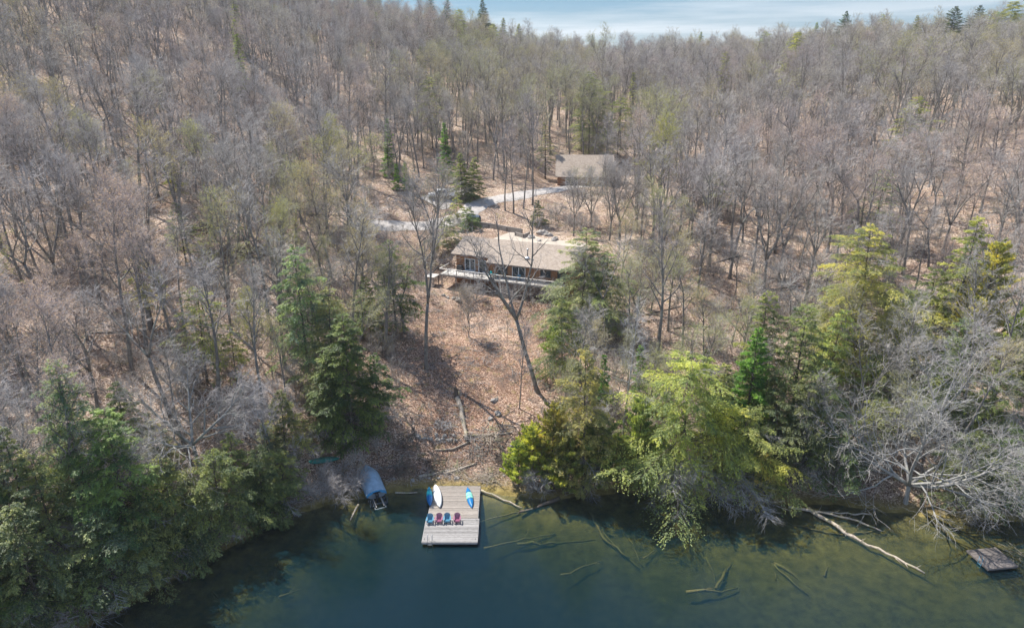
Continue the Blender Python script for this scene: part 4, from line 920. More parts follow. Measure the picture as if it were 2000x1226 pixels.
# undergrowth: knee to head high saplings and brush
SAP = []; M['sap_twig'] = twigmat((.28, .24, .21), 'sapling_twigs'); M['sap_bud'] = leafmat('sapling_buds', .7, 1.4, .45, (1.3, 1.25, .7), 0, (.34, .31, .14))
for q in range(4):
    T, C = bare_tree(seed=300 + q, H=3.2, cs=.15, nb=9, bl=.35, stems=1 if q < 2 else 4, fork=.08, spread=28, r0=.022, n2=4, n3=2, tw=3, twr=.006, twl=.4, bud=.3 if q % 2 else 0)
    off = T.n
    for v, f, m_, t_, s_ in zip(C.v, C.f, C.m, C.t, C.sm): T.v.append(v); T.f.append(f + off); T.m.append(m_); T.t.append(t_); T.sm.append(s_)
    SAP.append((T.mesh('sapling', [M['bark'], M['sap_twig'], M['sap_bud']]), [(.3, .25, .22), (.34, .3, .15), (.28, .22, .22), (.34, .31, .12)][q]))
P = []
random.seed(9)
CA_ = np.array([(random.uniform(-42, 42), random.uniform(50, 230)) for _ in range(5200)])
CA_ = np.column_stack([CA_[:, 1] * np.sin(np.radians(CA_[:, 0])), CA_[:, 1] * np.cos(np.radians(CA_[:, 0]))])
for (x, y), s, z in zip(CA_, shore_s(CA_[:, 0], CA_[:, 1]), height(CA_[:, 0], CA_[:, 1])):
    if s < 1: continue
    px, py = proj(x, y, z); lx, ly = lhouse(x, y)
    if 800 < px < 1060 and 600 < py < 1000 and random.random() < .85: continue
    if -1 < lx < 30 and -1 < ly < 24: continue
    if blocked(x, y, s, z) and random.random() < .7: continue
    if (925 < px < 1100 and 355 < py < 440) or (5 < x < 31 and 158 < y < 186): continue
    P.append((x, y, z - .05, random.uniform(.35, 1.2), random.uniform(0, 6.28), random.randrange(4)))
ug = scatter('undergrowth', P, SAP); tag(ug, 'thin leafless saplings and brush scattered over the leaf litter', 'undergrowth', kind='stuff')

# loose sticks on the forest floor
STK = []
for q in range(4):
    rs_ = np.random.RandomState(400 + q); mb = MB()
    for k in range(9 + 3 * q):
        a_ = rs_.uniform(0, 6.28); c = np.array([rs_.randn() * .8, rs_.randn() * .8, .05]); L_ = rs_.uniform(.4, 2.0)
        pth, _x = _path(rs_, c, (math.cos(a_), math.sin(a_), rs_.uniform(-.02, .10)), L_, 4, .16, 0); r_ = rs_.uniform(.012, .035)
        mb.tube(pth, np.linspace(r_, r_ * .4, 5), 4, tint=rs_.rand())
    STK.append((mb.mesh('sticks', [M['bark'] if q % 2 else M['dead']]), None))
P = []
random.seed(19)
CA_ = np.array([(random.uniform(-42, 42), random.uniform(48, 190)) for _ in range(3000)] + [(random.uniform(-14, 5), random.uniform(72, 112)) for _ in range(420)])
CA_ = np.column_stack([CA_[:, 1] * np.sin(np.radians(CA_[:, 0])), CA_[:, 1] * np.cos(np.radians(CA_[:, 0]))])
for (x, y), s, z, z2 in zip(CA_, shore_s(CA_[:, 0], CA_[:, 1]), height(CA_[:, 0], CA_[:, 1]), height(CA_[:, 0], CA_[:, 1] + 1)):
    lx, ly = lhouse(x, y)
    if s < .5 or (-1 < lx < 30 and -1 < ly < 24) or (5 < x < 31 and 158 < y < 186): continue
    P.append((x, y, z + .03, random.uniform(.6, 1.2), random.uniform(0, 6.28), random.randrange(4)))
sk_ = scatter('forest_debris', P, [(m, (1, 1, 1)) for m, _ in STK]); tag(sk_, 'broken sticks and small branches strewn over the leaf litter', 'debris', kind='stuff')
# ------------------------------------------------------------ materials of built things
M['dock'] = plankmat('weathered_dock_boards', (.10, .088, .082), (.29, .275, .265), (.44, .43, .42), (1.2, 16, 16))
M['dock2'] = plankmat('browner_dock_boards', (.13, .105, .085), (.27, .235, .205), (.39, .355, .32), (1.2, 16, 16))
M['deckb'] = plankmat('house_deck_boards', (.34, .31, .28), (.55, .52, .48), (.68, .65, .6), (16, 1.2, 16))
M['timber'] = simple('weathered_timber', (.30, .27, .24), .85, .3, 5, stretch=(1, 6, 6))
M['dark_timber'] = simple('dark_stained_timber', (.10, .075, .06), .8, .3, 4)
M['alu'] = simple('brushed_aluminium', (.62, .64, .66), .35, .08, 8, metal=.9)
M['white'] = simple('white_gelcoat', (.80, .80, .79), .3, .04, 2, bmp=0)
M['whitepaint'] = simple('white_frame_paint', (.72, .76, .80), .45, .06, 3)
M['blackpl'] = simple('black_plastic', (.03, .03, .033), .5, .2, 5)
M['blue'] = simple('blue_chair_plastic', (.07, .22, .33), .4, .1, 5, bmp=0)
M['mauve'] = simple('mauve_chair_plastic', (.29, .10, .17), .4, .1, 5, bmp=0)
M['teal'] = simple('teal_plastic', (.02, .33, .34), .4, .12, 4, bmp=0)
M['greenhull'] = simple('green_canoe_hull', (.02, .24, .20), .4, .2, 3)
M['cover'] = simple('blue_grey_boat_cover', (.27, .39, .50), .75, .2, 2.2, bmp=.5)
M['coverblue'] = simple('blue_cover_skirt', (.03, .24, .46), .7, .15, 3, bmp=.4)
M['hullgrey'] = simple('painted_boat_hull', (.22, .25, .28), .45, .15, 2)
M['steel'] = simple('galvanised_steel', (.16, .18, .19), .5, .3, 6, metal=.5)
M['rubber'] = simple('worn_rubber', (.03, .03, .03), .8, .2, 6)
M['glass'] = simple('window_glass', (.035, .05, .06), .08, .3, .6, bmp=0)
M['log'] = barkmat('bleached_log', (.22, .17, .13), (.55, .47, .38), (.30, .28, .14))
M['wetlog'] = barkmat('drowned_log', (.14, .10, .04), (.30, .22, .085), (.22, .19, .07))
M['rock'] = simple('granite_boulder', (.34, .31, .28), .85, .35, 1.6, bmp=.6)
M['sand'] = simple('sandy_yard', (.42, .365, .30), .95, .16, .8, bmp=.3)
M['gravel'] = simple('gravel_drive', (.40, .37, .345), .95, .2, 1.2, bmp=.4)
M['roofedge'] = simple('roof_edge_trim', (.18, .14, .12), .6, .15, 3)
M['truckpaint'] = simple('white_car_paint', (.82, .83, .84), .22, .02, 1, bmp=0)
def shingle(name, lo, hi):
    m, n, p = newmat(name)
    t = n.nodes.new('ShaderNodeTexCoord'); br = n.nodes.new('ShaderNodeTexBrick')
    br.inputs['Scale'].default_value = 1; br.inputs['Brick Width'].default_value = .32; br.inputs['Row Height'].default_value = .15; br.inputs['Mortar Size'].default_value = .008
    br.inputs['Color1'].default_value = (*lo, 1); br.inputs['Color2'].default_value = (*hi, 1); br.inputs['Mortar'].default_value = (*[c * .4 for c in lo], 1); br.inputs['Bias'].default_value = 0
    n.links.new(t.outputs['Object'], br.inputs['Vector'])
    z = noise(n, .9, 5, .7); r = ramp(n, z.outputs['Fac'], [(.3, (.90, .89, .89)), (.7, (1.06, 1.05, 1.04))])
    c = mix(n, 1, br.outputs['Color'], r.outputs[0], 'MULTIPLY'); n.links.new(c, p.inputs['Base Color']); p.inputs['Roughness'].default_value = .92
    bump(n, p, br.outputs['Fac'], -.3, .02); return m
M['shingle'] = shingle('brown_asphalt_shingles', (.28, .225, .18), (.41, .345, .285))
def siding():
    m, n, p = newmat('cedar_siding')
    t = n.nodes.new('ShaderNodeTexCoord'); w_ = n.nodes.new('ShaderNodeTexWave'); w_.bands_direction = 'X'; w_.inputs['Scale'].default_value = 1.1; w_.inputs['Distortion'].default_value = .0
    n.links.new(t.outputs['Object'], w_.inputs['Vector'])
    z = noise(n, 2, 5, .7, stretch=(3, 3, .4)); r = ramp(n, z.outputs['Fac'], [(.3, (.20, .09, .04)), (.7, (.42, .21, .10))])
    k = ramp(n, w_.outputs['Fac'], [(.0, (.35, .35, .35)), (.12, (1, 1, 1))])
    n.links.new(mix(n, 1, r.outputs[0], k.outputs[0], 'MULTIPLY'), p.inputs['Base Color']); p.inputs['Roughness'].default_value = .7
    bump(n, p, w_.outputs['Fac'], .4, .02); return m
M['siding'] = siding()
def stripes(name, stops, axis_='Y', half=1.6):
    m, n, p = newmat(name); t = n.nodes.new('ShaderNodeTexCoord'); s = n.nodes.new('ShaderNodeSeparateXYZ'); n.links.new(t.outputs['Object'], s.inputs[0])
    k = n.nodes.new('ShaderNodeMapRange'); k.inputs['From Min'].default_value = -half; k.inputs['From Max'].default_value = half; n.links.new(s.outputs[axis_], k.inputs['Value'])
    r = ramp(n, k.outputs[0], stops); r.color_ramp.interpolation = 'EASE'
    n.links.new(r.outputs[0], p.inputs['Base Color']); p.inputs['Roughness'].default_value = .32; return m
BL = (.006, .16, .42); TQ = (.015, .38, .47); MT = (.25, .66, .52); DB = (.012, .10, .22)
M['kayak1'] = stripes('blue_turquoise_kayak_hull', [(0, BL), (.42, BL), (.5, TQ), (.72, (.03, .48, .52)), (.80, (.01, .20, .33)), (1, (.01, .20, .40))])
M['kayak2'] = stripes('blue_mint_kayak_hull', [(0, BL), (.28, BL), (.36, DB), (.42, MT), (.52, MT), (.545, DB), (.575, MT), (.70, MT), (.76, DB), (.84, BL)])

# ------------------------------------------------------------ dock
c0 = on_plane(824, 1058, .5); c1 = on_plane(932, 1058, .5); c3 = on_plane(831, 948, .5); c2 = on_plane(927, 948, .5)
DX = (c0.x + c1.x) / 2; DW = c1.x - c0.x; DY0 = c0.y; DY1 = c3.y; DYS = on_plane(880, 1012, .5).y
dock = thing('dock', 'weathered grey plank dock reaching from the shore into the lake', 'dock', (DX, (DY0 + DY1) / 2, 0))
def boards(x0, x1, y0, y1, z, w_, th, mat, name, par, along='x', lift=None):
    mb = MB(); n = int(round((y1 - y0) / w_)); st = (y1 - y0) / n
    for k in range(n):
        y = y0 + (k + .5) * st; e = random.uniform(-.02, .02)
        if along == 'x': mb.box(((x0 + x1) / 2 + e, y, z + random.uniform(-.004, .004)), (x1 - x0 + random.uniform(-.03, .03), st - .014, th), 0, random.random(), (random.uniform(-.002, .002), 0, random.uniform(-.001, .001)))
        else: mb.box((y, (x0 + x1) / 2 + e, z), (st - .014, x1 - x0, th), 0, random.random())
    return mb.build(name, mat, par)
def sub(o, ox, oy):
    o.location = (o.location.x - ox, o.location.y - oy, o.location.z)
cy0 = (DY0 + DY1) / 2
hw = DW / 2
for y0, y1, w2, mt, nm in ((DY0, DYS, hw, M['dock'], 'floating_section'), (DYS + .06, DY1, hw - .14, M['dock2'], 'shore_section')):
    o = boards(-w2, w2, y0 - cy0, y1 - cy0, .47, .145, .05, mt, nm, dock); o['label'] = 'near float of bleached grey planks' if nm[0] == 'f' else 'browner planks next to the shore'
    f = MB()
    for sx in (-1, 1): f.box((sx * (w2 + .025), (y0 + y1) / 2 - cy0, .36), (.045, y1 - y0, .22), 0, .9)
    for yy in (y0 - .025, y1 + .02 if nm[0] == 's' else y1 - .1): f.box((0, yy - cy0, .355), (2 * w2, .045, .2), 0, .9)
    f.build('edge_frame', M['dock'], dock)
b = MB()
for sx in (-1, 0, 1):
    for k in range(3): b.box((sx * (hw - .9), DY0 + .9 + k * 1.7 - cy0, .10), (1.1, 1.3, .30))
b.build('float_drum', M['blackpl'], dock)
b = MB()
for sx in (-1, 1):
    for yy in (DYS + 1, DY1 - .6): b.tube([(sx * (hw - .3), yy - cy0, -1.2), (sx * (hw - .3), yy - cy0, .42)], .07, 8)
b.build('support_post', M['timber'], dock)
lad = MB(); lx = on_plane(841, 1050, .5).x - DX
for sx in (-.24, .24):
    y = DY0 - cy0
    lad.tube([(lx + sx, y + .35, .50), (lx + sx, y + .33, 1.25), (lx + sx, y + .18, 1.42), (lx + sx, y - .05, 1.32), (lx + sx, y - .10, .9), (lx + sx, y - .12, -.9)], .022, 6)
for z in (.25, -.05, -.35, -.65): lad.box((lx, DY0 - cy0 - .12, z), (.46, .09, .03))
lad.build('swim_ladder', M['alu'], dock)
cl = MB()
for sx, yy in ((-1, DYS - .35), (1, DYS - .35), (-1, DY0 + .5), (1, DY0 + .5)):
    cl.box((sx * (hw - .22), yy - cy0, .53), (.05, .20, .04)); cl.box((sx * (hw - .22), yy - cy0, .505), (.05, .06, .03))
cl.build('cleat', M['blackpl'], dock)
DT = .497

# ------------------------------------------------------------ kayaks and canoe, keel up
def hull_rings(Ln, Wd, Hh, n=21, m=12, rocker=.06, ex=.8, keel=.03):
    rings = []
    for i in range(n):
        t = -1 + 2 * i / (n - 1); w_ = max(.008, (1 - abs(t) ** 2.1) ** ex) * Wd / 2; h = Hh * (.30 + .70 * (1 - t * t) ** .6) if abs(t) < 1 else Hh * .28
        r = []
        for j in range(m + 1):
            a = math.pi * j / m; x = math.cos(a) * w_; z = math.sin(a) ** .75 * h
            if j == m // 2: z += keel
            r.append((x, t * Ln / 2, z - rocker * abs(t) ** 2.5 * .2))
        rings.append(r)
    return rings
def kayak(px0, py0, px1, py1, mat, label, Wd=.74):
    a = on_plane(px0, py0, .6); b_ = on_plane(px1, py1, .6); d = b_ - a; Ln = d.length
    o = thing('kayak', label, 'kayak', ((a.x + b_.x) / 2, (a.y + b_.y) / 2, DT), (0, 0, math.atan2(-d.x, d.y) + math.pi), 'kayaks lying upside down on the dock')
    h = MB().loft(hull_rings(Ln, Wd, .34), closed=False, caps=False).build('hull', mat, o); h.location.z = .02
    rim = MB(); rr = hull_rings(Ln, Wd, .34)
    for e in (0, -1): rim.tube([(q[e][0], q[e][1], .015) for q in rr], .018, 5)
    rim.build('rim', M['blackpl'], o)
    for s in (-1, 1):
        MB().tube([(-.05, s * (Ln / 2 - .03), .10), (0, s * (Ln / 2 + .05), .13), (.05, s * (Ln / 2 - .03), .10)], .014, 5).build('grab_handle', M['blackpl'], o)
    st = MB(); st.tube([(0, -Ln * .36, .33), (0, 0, .395), (0, Ln * .36, .33)], .014, 5); st.build('keel_ridge', mat, o)
    return o
kayak(838, 950, 840, 987, M['kayak1'], 'blue and turquoise kayak upside down at the left edge of the dock')
kayak(913, 951, 922, 991, M['kayak2'], 'blue kayak with two mint bands upside down at the right edge of the dock', .80)
a = on_plane(851, 945, .75); b_ = on_plane(860, 991, .6); d = b_ - a; Ln = d.length
cn = thing('canoe', 'white canoe upside down beside the left kayak on the dock', 'canoe', ((a.x + b_.x) / 2, (a.y + b_.y) / 2, DT + .02), (0, R(-14), math.atan2(-d.x, d.y) + math.pi))
rr = hull_rings(Ln, .92, .40, ex=.7, keel=.012)
MB().loft(rr, closed=False, caps=False).build('hull', M['white'], cn).location.z = .12
inn = [[(x * .96, y * .99, z * .95 - .004) for x, y, z in r] for r in rr]
MB().loft([r[::-1] for r in inn], closed=False, caps=False).build('inner_shell', M['blackpl'], cn).location.z = .115
gw = MB()
for e in (0, -1): gw.tube([(q[e][0], q[e][1], .12 + q[e][2]) for q in rr], .022, 5)
gw.build('gunwale', M['blackpl'], cn)
tw_ = MB()
for yy in (-.8, .8): tw_.box((0, yy, .13), (.72, .10, .03))
tw_.build('thwart', M['timber'], cn)

# ------------------------------------------------------------ adirondack chairs
def adirondack(px, py, mat, label, rz):
    p = on_plane(px, py, DT)
    o = thing('deck_chair', label, 'chair', (p.x, p.y, DT), (0, 0, rz), 'slatted chairs in a row on the dock')
    s = MB()
    for k in range(5):
        t = k / 4; s.box((0, -.33 + t * .46, .37 - t * .13), (.54, .100, .022), 0, .5, (R(-15.8), 0, 0))
    s.build('seat', mat, o)
    bk = MB(); nS = 7; tl = R(24)
    for k in range(nS):
        u = (k - 3) / 3; hgt = .80 - .13 * u * u; a = u * R(8)
        v = []
        for (w_, z) in ((.034, 0), (.047, hgt * .93), (.026, hgt)):
            for s_ in (-1, 1):
                x = u * .195 + s_ * w_ + z * math.tan(a) * 1.1; y = z * math.sin(tl) ; zz = z * math.cos(tl)
                v += [(x, .13 + y - .009, .20 + zz), (x, .13 + y + .009, .20 + zz)]
        f = []
        for l_ in (0, 4): f += [(l_, l_ + 2, l_ + 6, l_ + 4), (l_ + 1, l_ + 5, l_ + 7, l_ + 3), (l_, l_ + 4, l_ + 5, l_ + 1), (l_ + 2, l_ + 3, l_ + 7, l_ + 6)]
        f += [(8, 10, 11, 9), (0, 1, 3, 2)]
        bk.add(v, f)
    bk.box((0, .36, .66), (.52, .03, .05), 0, .5, (R(-24), 0, 0)); bk.build('backrest', mat, o)
    for sx in (-1, 1):
        MB().add([(sx * .27, -.40, .53), (sx * .42, -.40, .53), (sx * .42, .0, .53), (sx * .36, .38, .53), (sx * .28, .38, .53),
                  (sx * .27, -.40, .555), (sx * .42, -.40, .555), (sx * .42, .0, .555), (sx * .36, .38, .555), (sx * .28, .38, .555)][:10],
                 [(0, 1, 6, 5), (1, 2, 7, 6), (2, 3, 8, 7), (3, 4, 9, 8), (4, 0, 5, 9)]).add(
                 [(sx * .27, -.40, .555), (sx * .42, -.40, .555), (sx * .42, .0, .555), (sx * .28, .0, .555), (sx * .36, .38, .555), (sx * .28, .38, .555)], [(0, 1, 2, 3), (3, 2, 4, 5)]).build('armrest', mat, o)
        MB().box((sx * .315, -.33, .265), (.03, .12, .53)).build('front_leg', mat, o)
        MB().beam((sx * .285, -.40, .34), (sx * .285, .52, .03), .028, .12).build('rear_leg', mat, o)
        MB().beam((sx * .33, .30, .53), (sx * .33, .30, .16), .03, .05).build('arm_brace', mat, o)
    MB().box((0, -.385, .30), (.57, .022, .13)).build('apron', mat, o)
    return o
adirondack(840, 1020, M['blue'], 'blue slatted chair at the left end of the row on the dock', R(1))
adirondack(857.5, 1019, M['mauve'], 'mauve slatted chair between the two blue ones on the dock', R(-3))
adirondack(873.5, 1018.5, M['blue'], 'blue slatted chair between the two mauve ones on the dock', R(2))
adirondack(893, 1018.5, M['mauve'], 'mauve slatted chair at the right end of the row on the dock', R(-1))

# ------------------------------------------------------------ covered boat on its trailer
a = on_plane(714, 912, 1.2); b_ = on_plane(735, 961, 1.0); d = b_ - a; Ln = d.length; mid = (a + b_) / 2
byaw = math.atan2(-d.x, d.y) + math.pi
gb = max(gz(mid.x, mid.y), 0)
bo = thing('motor_boat', 'motor boat under a blue grey cover at the shore left of the dock', 'boat', (mid.x, mid.y, .35), (R(4), 0, byaw))
def bw(t): return 1.18 * min(1, max(.03, (1 - max(0, t) ** 3.4)))      # t=+1 bow (away from camera), local +Y is bow
ringsH = []; ringsC = []
for i in range(17):
    t = -1 + 2 * i / 16; w_ = bw(t) * (.96 if t < -.9 else 1); y = t * Ln / 2; fl = .0 + .35 * max(0, t) ** 2
    ringsH.append([(-w_, y, .78), (-w_ * .96, y, .45 + fl * .4), (-w_ * .7, y, .12 + fl), (0, y, 0 + fl * 1.2), (w_ * .7, y, .12 + fl), (w_ * .96, y, .45 + fl * .4), (w_, y, .78)])
    hump = .35 + .6 * math.exp(-((t + .05) / .55) ** 2) + .05 * math.sin(t * 9)
    r = []
    for j in range(13):
        u = -1 + 2 * j / 12; zz = .80 + hump * (1 - abs(u) ** 2.2) + random.uniform(-.018, .018); r.append((u * (w_ + .03), y, zz if abs(u) < 1 else .66))
    ringsC.append(r)
MB().loft(ringsH, closed=False, caps=False).add(ringsH[0], [tuple(range(7))]).build('hull', M['hullgrey'], bo)
cv = MB().loft(ringsC, closed=False, caps=False, smooth=True).build('cover', M['cover'], bo)
sk = MB()
r0 = ringsC[0]; sk.loft([[(x, y - .01, z) for x, y, z in r0], [(x * 1.01, y - .10, z - (.30 if abs(x) > .5 else .12)) for x, y, z in r0]], closed=False, caps=False)
sk.build('cover_skirt', M['coverblue'], bo)
ss = MB()
for s_ in (-1, 1): ss.loft([[(s_ * (bw(t) + .035), t * Ln / 2, .67), (s_ * (bw(t) + .045), t * Ln / 2, .42)] for t in np.linspace(-1, .9, 12)], closed=False, caps=False)
ss.build('cover_side', M['coverblue'], bo)
mo = thing_m = MB(); mo.box((0, -Ln / 2 - .28, .62), (.34, .42, .5)).box((0, -Ln / 2 - .26, .10), (.12, .22, .8)).box((0, -Ln / 2 - .30, -.26), (.10, .45, .12))
mo.build('outboard_motor', M['blackpl'], bo)
tr = thing('boat_trailer', 'dark steel trailer frame half under water behind the covered boat', 'trailer', (mid.x, mid.y, .35), (R(4), 0, byaw))
f = MB(); yb = -Ln / 2
for sx in (-.62, .62): f.beam((sx, Ln * .3, -.12), (sx, yb - 1.9, -.02), .09, .12)
for yy in (Ln * .2, yb + .3, yb - .9, yb - 1.85): f.beam((-.62, yy, -.06), (.62, yy, -.06), .09, .1)
f.beam((-.62, Ln * .3, -.12), (0, Ln * .62, -.1), .08, .1); f.beam((.62, Ln * .3, -.12), (0, Ln * .62, -.1), .08, .1)
f.build('frame', M['steel'], tr)
for sx in (-1, 1):
    g_ = MB().beam((sx * .98, yb - 1.2, -.1), (sx * .98, yb - 1.2, .85), .07, .07).beam((sx * .6, yb - 1.2, -.05), (sx * 1.0, yb - 1.2, -.05), .07, .07).build('guide_post', M['steel'], tr)
    bn = MB().beam((sx * .45, yb - 1.7, .12), (sx * .45, yb + 1.6, .10), .12, .06).build('bunk', M['timber'], tr)
    for yy in (yb - .1, yb - .95):
        a_ = np.linspace(0, 2 * math.pi, 15); wh = MB(); c = (sx * .92, yy, -.10)
        wh.tube([(c[0] - .09, c[1], c[2]), (c[0] + .09, c[1], c[2])], .30, 18); wo2 = wh.build('wheel', M['rubber'], tr)
        MB().tube([(c[0] - .1, c[1], c[2]), (c[0] + .1, c[1], c[2])], .17, 14).build('rim', M['alu'], wo2)
# green canoe in the brush
a = ground_at(598, 905); b_ = ground_at(663, 910); d = b_ - a; Ln = d.length; mid = (a + b_) / 2
gc = thing('canoe', 'green canoe lying in the brush left of the covered boat', 'canoe', (mid.x, mid.y, gz(mid.x, mid.y) + .25), (0, R(10), math.atan2(-d.x, d.y)))
MB().loft(hull_rings(Ln, .85, .42, ex=.7), closed=False, caps=False).build('hull', M['greenhull'], gc)
gw = MB(); rr = hull_rings(Ln, .85, .42, ex=.7)
for e in (0, -1): gw.tube([(q[e][0], q[e][1], q[e][2]) for q in rr], .025, 5)
gw.build('gunwale', M['blackpl'], gc)

# ------------------------------------------------------------ logs, stumps, rocks
def on_g(px, py, z=None): return on_plane(px, py, z) if z is not None else ground_at(px, py)
def log(pts, r, mat, label, cat='log', name='fallen_log', twigs=0, z=None, group=None, taper=.55, lift=None, seed=0):
    """pts: photo pixels of the log from its thick to its thin end; z None = on the ground, else that level"""
    rs_ = np.random.RandomState(seed + int(pts[0][0]))
    P = [on_g(*p, z=(z[i] if isinstance(z, (list, tuple)) else z)) for i, p in enumerate(pts)]
    if z is None: P = [p + Vector((0, 0, r * .7)) for p in P]
    Q = []
    for a, b in zip(P[:-1], P[1:]):
        n = max(2, int((b - a).length / .8))
        for k in range(n): Q.append(a.lerp(b, k / n))
    Q.append(P[-1]); Q = np.array([tuple(q) for q in Q]); Q[1:-1] += rs_.randn(len(Q) - 2, 3) * r * (.22 if z is None else .5)
    if z is None:
        hz = height(Q[:, 0], Q[:, 1]); Q[:, 2] = np.maximum(Q[:, 2], hz + r * .35)
    o0 = Vector(Q[0]); Ql = Q - Q[0]
    o = thing(name, label, cat, tuple(o0), group=group)
    rad = r * (1 - (1 - taper) * np.linspace(0, 1, len(Q))) * rs_.uniform(.84, 1.14, len(Q))
    MB().tube(Ql, rad, 9).build('trunk', mat, o)
    if twigs:
        t = MB()
        for k in range(twigs):
            i = rs_.randint(1, len(Q)); dr = _side(rs_, Ql[i] - Ql[i - 1], R(rs_.uniform(40, 80)), rs_.uniform(0, 6.28)); dr[2] = abs(dr[2]) * .6
            p_, _d = _path(rs_, Ql[i], dr, rs_.uniform(.3, 1.3), 4, .2, .0); t.tube(p_, np.linspace(r * .22, .008, 5), 4, cap=False)
        t.build('branch_stub', mat, o)
    return o
log([(893, 770), (902, 815), (912, 865)], .33, M['log'], 'thick mossy log lying down the middle of the clearing', twigs=0, taper=.75)
log([(905, 855), (960, 852), (998, 846)], .14, M['log'], 'broken branchy treetop at the foot of the thick mossy log', 'branch', 'fallen_branch', twigs=24)
log([(918, 868), (885, 878), (850, 884)], .12, M['log'], 'dark branch on the bank left of the foot of the mossy log', 'branch', 'fallen_branch', twigs=8)
log([(818, 934), (845, 930), (868, 926)], .20, M['log'], 'split pale log on the bank straight behind the dock', twigs=3)
log([(868, 927), (905, 917), (930, 910)], .16, M['log'], 'mossy curved log right of the split log behind the dock', twigs=6)
log([(772, 962), (815, 961)], .13, M['log'], 'driftwood pole at the waterline between the boat and the dock', z=.12)
log([(700, 985), (684, 1015)], .12, M['log'], 'short rotten log at the water left of the trailer', z=.1)
log([(940, 957), (985, 975), (1020, 992)], .14, M['log'], 'peeled pale pole sloping into the lake right of the dock', z=[.3, .15, -.05])
log([(1092, 972), (1062, 984), (1015, 999)], .24, M['bark_brown'], 'dark barked log in the water below the yellow cedars', z=[.25, .12, .0], twigs=4)
log([(1015, 1000), (960, 1012), (930, 1020)], .10, M['wetlog'], 'thin drowned pole continuing from the dark log towards the dock', z=-.3, twigs=4)
log([(1578, 992), (1650, 1040), (1730, 1080), (1806, 1119)], .24, M['log'], 'longest pale log floating out from the right shore', z=[.25, .10, .05, .06], twigs=22, taper=.4)
log([(1540, 990), (1600, 1000), (1660, 1013), (1722, 1037)], .17, M['log'], 'pale log parallel to the shore under the silver bare tree', z=[.3, .2, .12, .05], twigs=8)
log([(1700, 1004), (1640, 1002), (1590, 998)], .10, M['log'], 'thin pole tucked behind the pale log under the silver tree', z=[.25, .2, .2], twigs=4)
log([(1535, 1020), (1600, 1038), (1640, 1044), (1720, 1036)], .15, M['wetlog'], 'brown drowned log in the shallows under the silver tree', z=-.25, twigs=10)
SUBL = [([(1150, 1000), (1180, 1050), (1230, 1090)], .17, 'left one of the crossed drowned logs right of the dock'), ([(1140, 990), (1195, 1060), (1250, 1110)], .15, 'right one of the crossed drowned logs right of the dock'),
        ([(1010, 1062), (1090, 1060), (1172, 1056)], .18, 'drowned log lying level right of the dock corner'), ([(945, 1070), (1010, 1055), (1085, 1042)], .12, 'thin drowned pole nearest the dock corner'),
        ([(1095, 1122), (1172, 1096)], .13, 'faint drowned pole in the middle of the bay'), ([(1225, 1045), (1255, 1105)], .12, 'drowned pole pointing at the giant hemlock'), ([(1255, 1090), (1282, 1072)], .10, 'short drowned stick in the middle of the bay'),
        ([(1398, 1150), (1418, 1120), (1433, 1096)], .18, 'drowned log slanting up towards the giant hemlock shadow'), ([(1378, 1088), (1395, 1125), (1400, 1148)], .12, 'drowned limb crossing the slanting drowned log'), ([(1340, 1156), (1410, 1154), (1440, 1148)], .16, 'dim level drowned log at the foot of the slanting one'),
        ([(1512, 1100), (1550, 1124), (1582, 1147)], .17, 'right arm of the forked drowned log'), ([(1508, 1100), (1516, 1134)], .14, 'left arm of the forked drowned log'), ([(1512, 1102), (1545, 1135), (1580, 1162)], .11, 'dim middle arm of the forked drowned log'),
        ([(1610, 1125), (1622, 1090)], .10, 'upright drowned stick left of the long pale log'), ([(410, 1155), (455, 1150)], .11, 'short yellow drowned log under the left bank'), ([(415, 1155), (445, 1185)], .10, 'crooked drowned limb under the left bank'), ([(545, 1165), (585, 1150)], .10, 'drowned limb further out from the left bank'),
        ([(1840, 1075), (1855, 1100), (1862, 1128)], .14, 'yellowish drowned limb left of the swim raft'), ([(1740, 1010), (1800, 1040), (1850, 1050)], .12, 'drowned pole beneath the tip of the silver tree')]
for q, (p, r, l_) in enumerate(SUBL): log(p, r, M['wetlog'], l_, z=[-.45 - .15 * (k_ + q % 3) for k_ in range(len(p))], twigs=7, name='drowned_log', seed=q)
# stumps
def stump(px, py, H, r, label, mat, jag=.3):
    p = ground_at(px, py); o = thing('stump', label, 'stump', tuple(p)); rs_ = np.random.RandomState(int(px)); n = 14; rings = []
    for z, k in ((-.5, 1.6), (0, 1.35), (.25, 1.1), (H * .6, .95), (H, .85)):
        rings.append([(math.cos(a) * r * k * (1 + .12 * math.sin(3 * a + 1)), math.sin(a) * r * k, z + (rs_.uniform(-jag, jag) * .6 if z == H else 0)) for a in np.linspace(0, 2 * math.pi, n, endpoint=False)])
    MB().loft(rings).build('wood', mat, o); return o
stump(891, 778, 1.5, .32, 'dark splintered stump at the top end of the thick mossy log', M['bark_brown'], .5)
stump(683, 872, 2.3, .55, 'stout grey stump left of the clearing above the covered boat', M['bark'], .2)
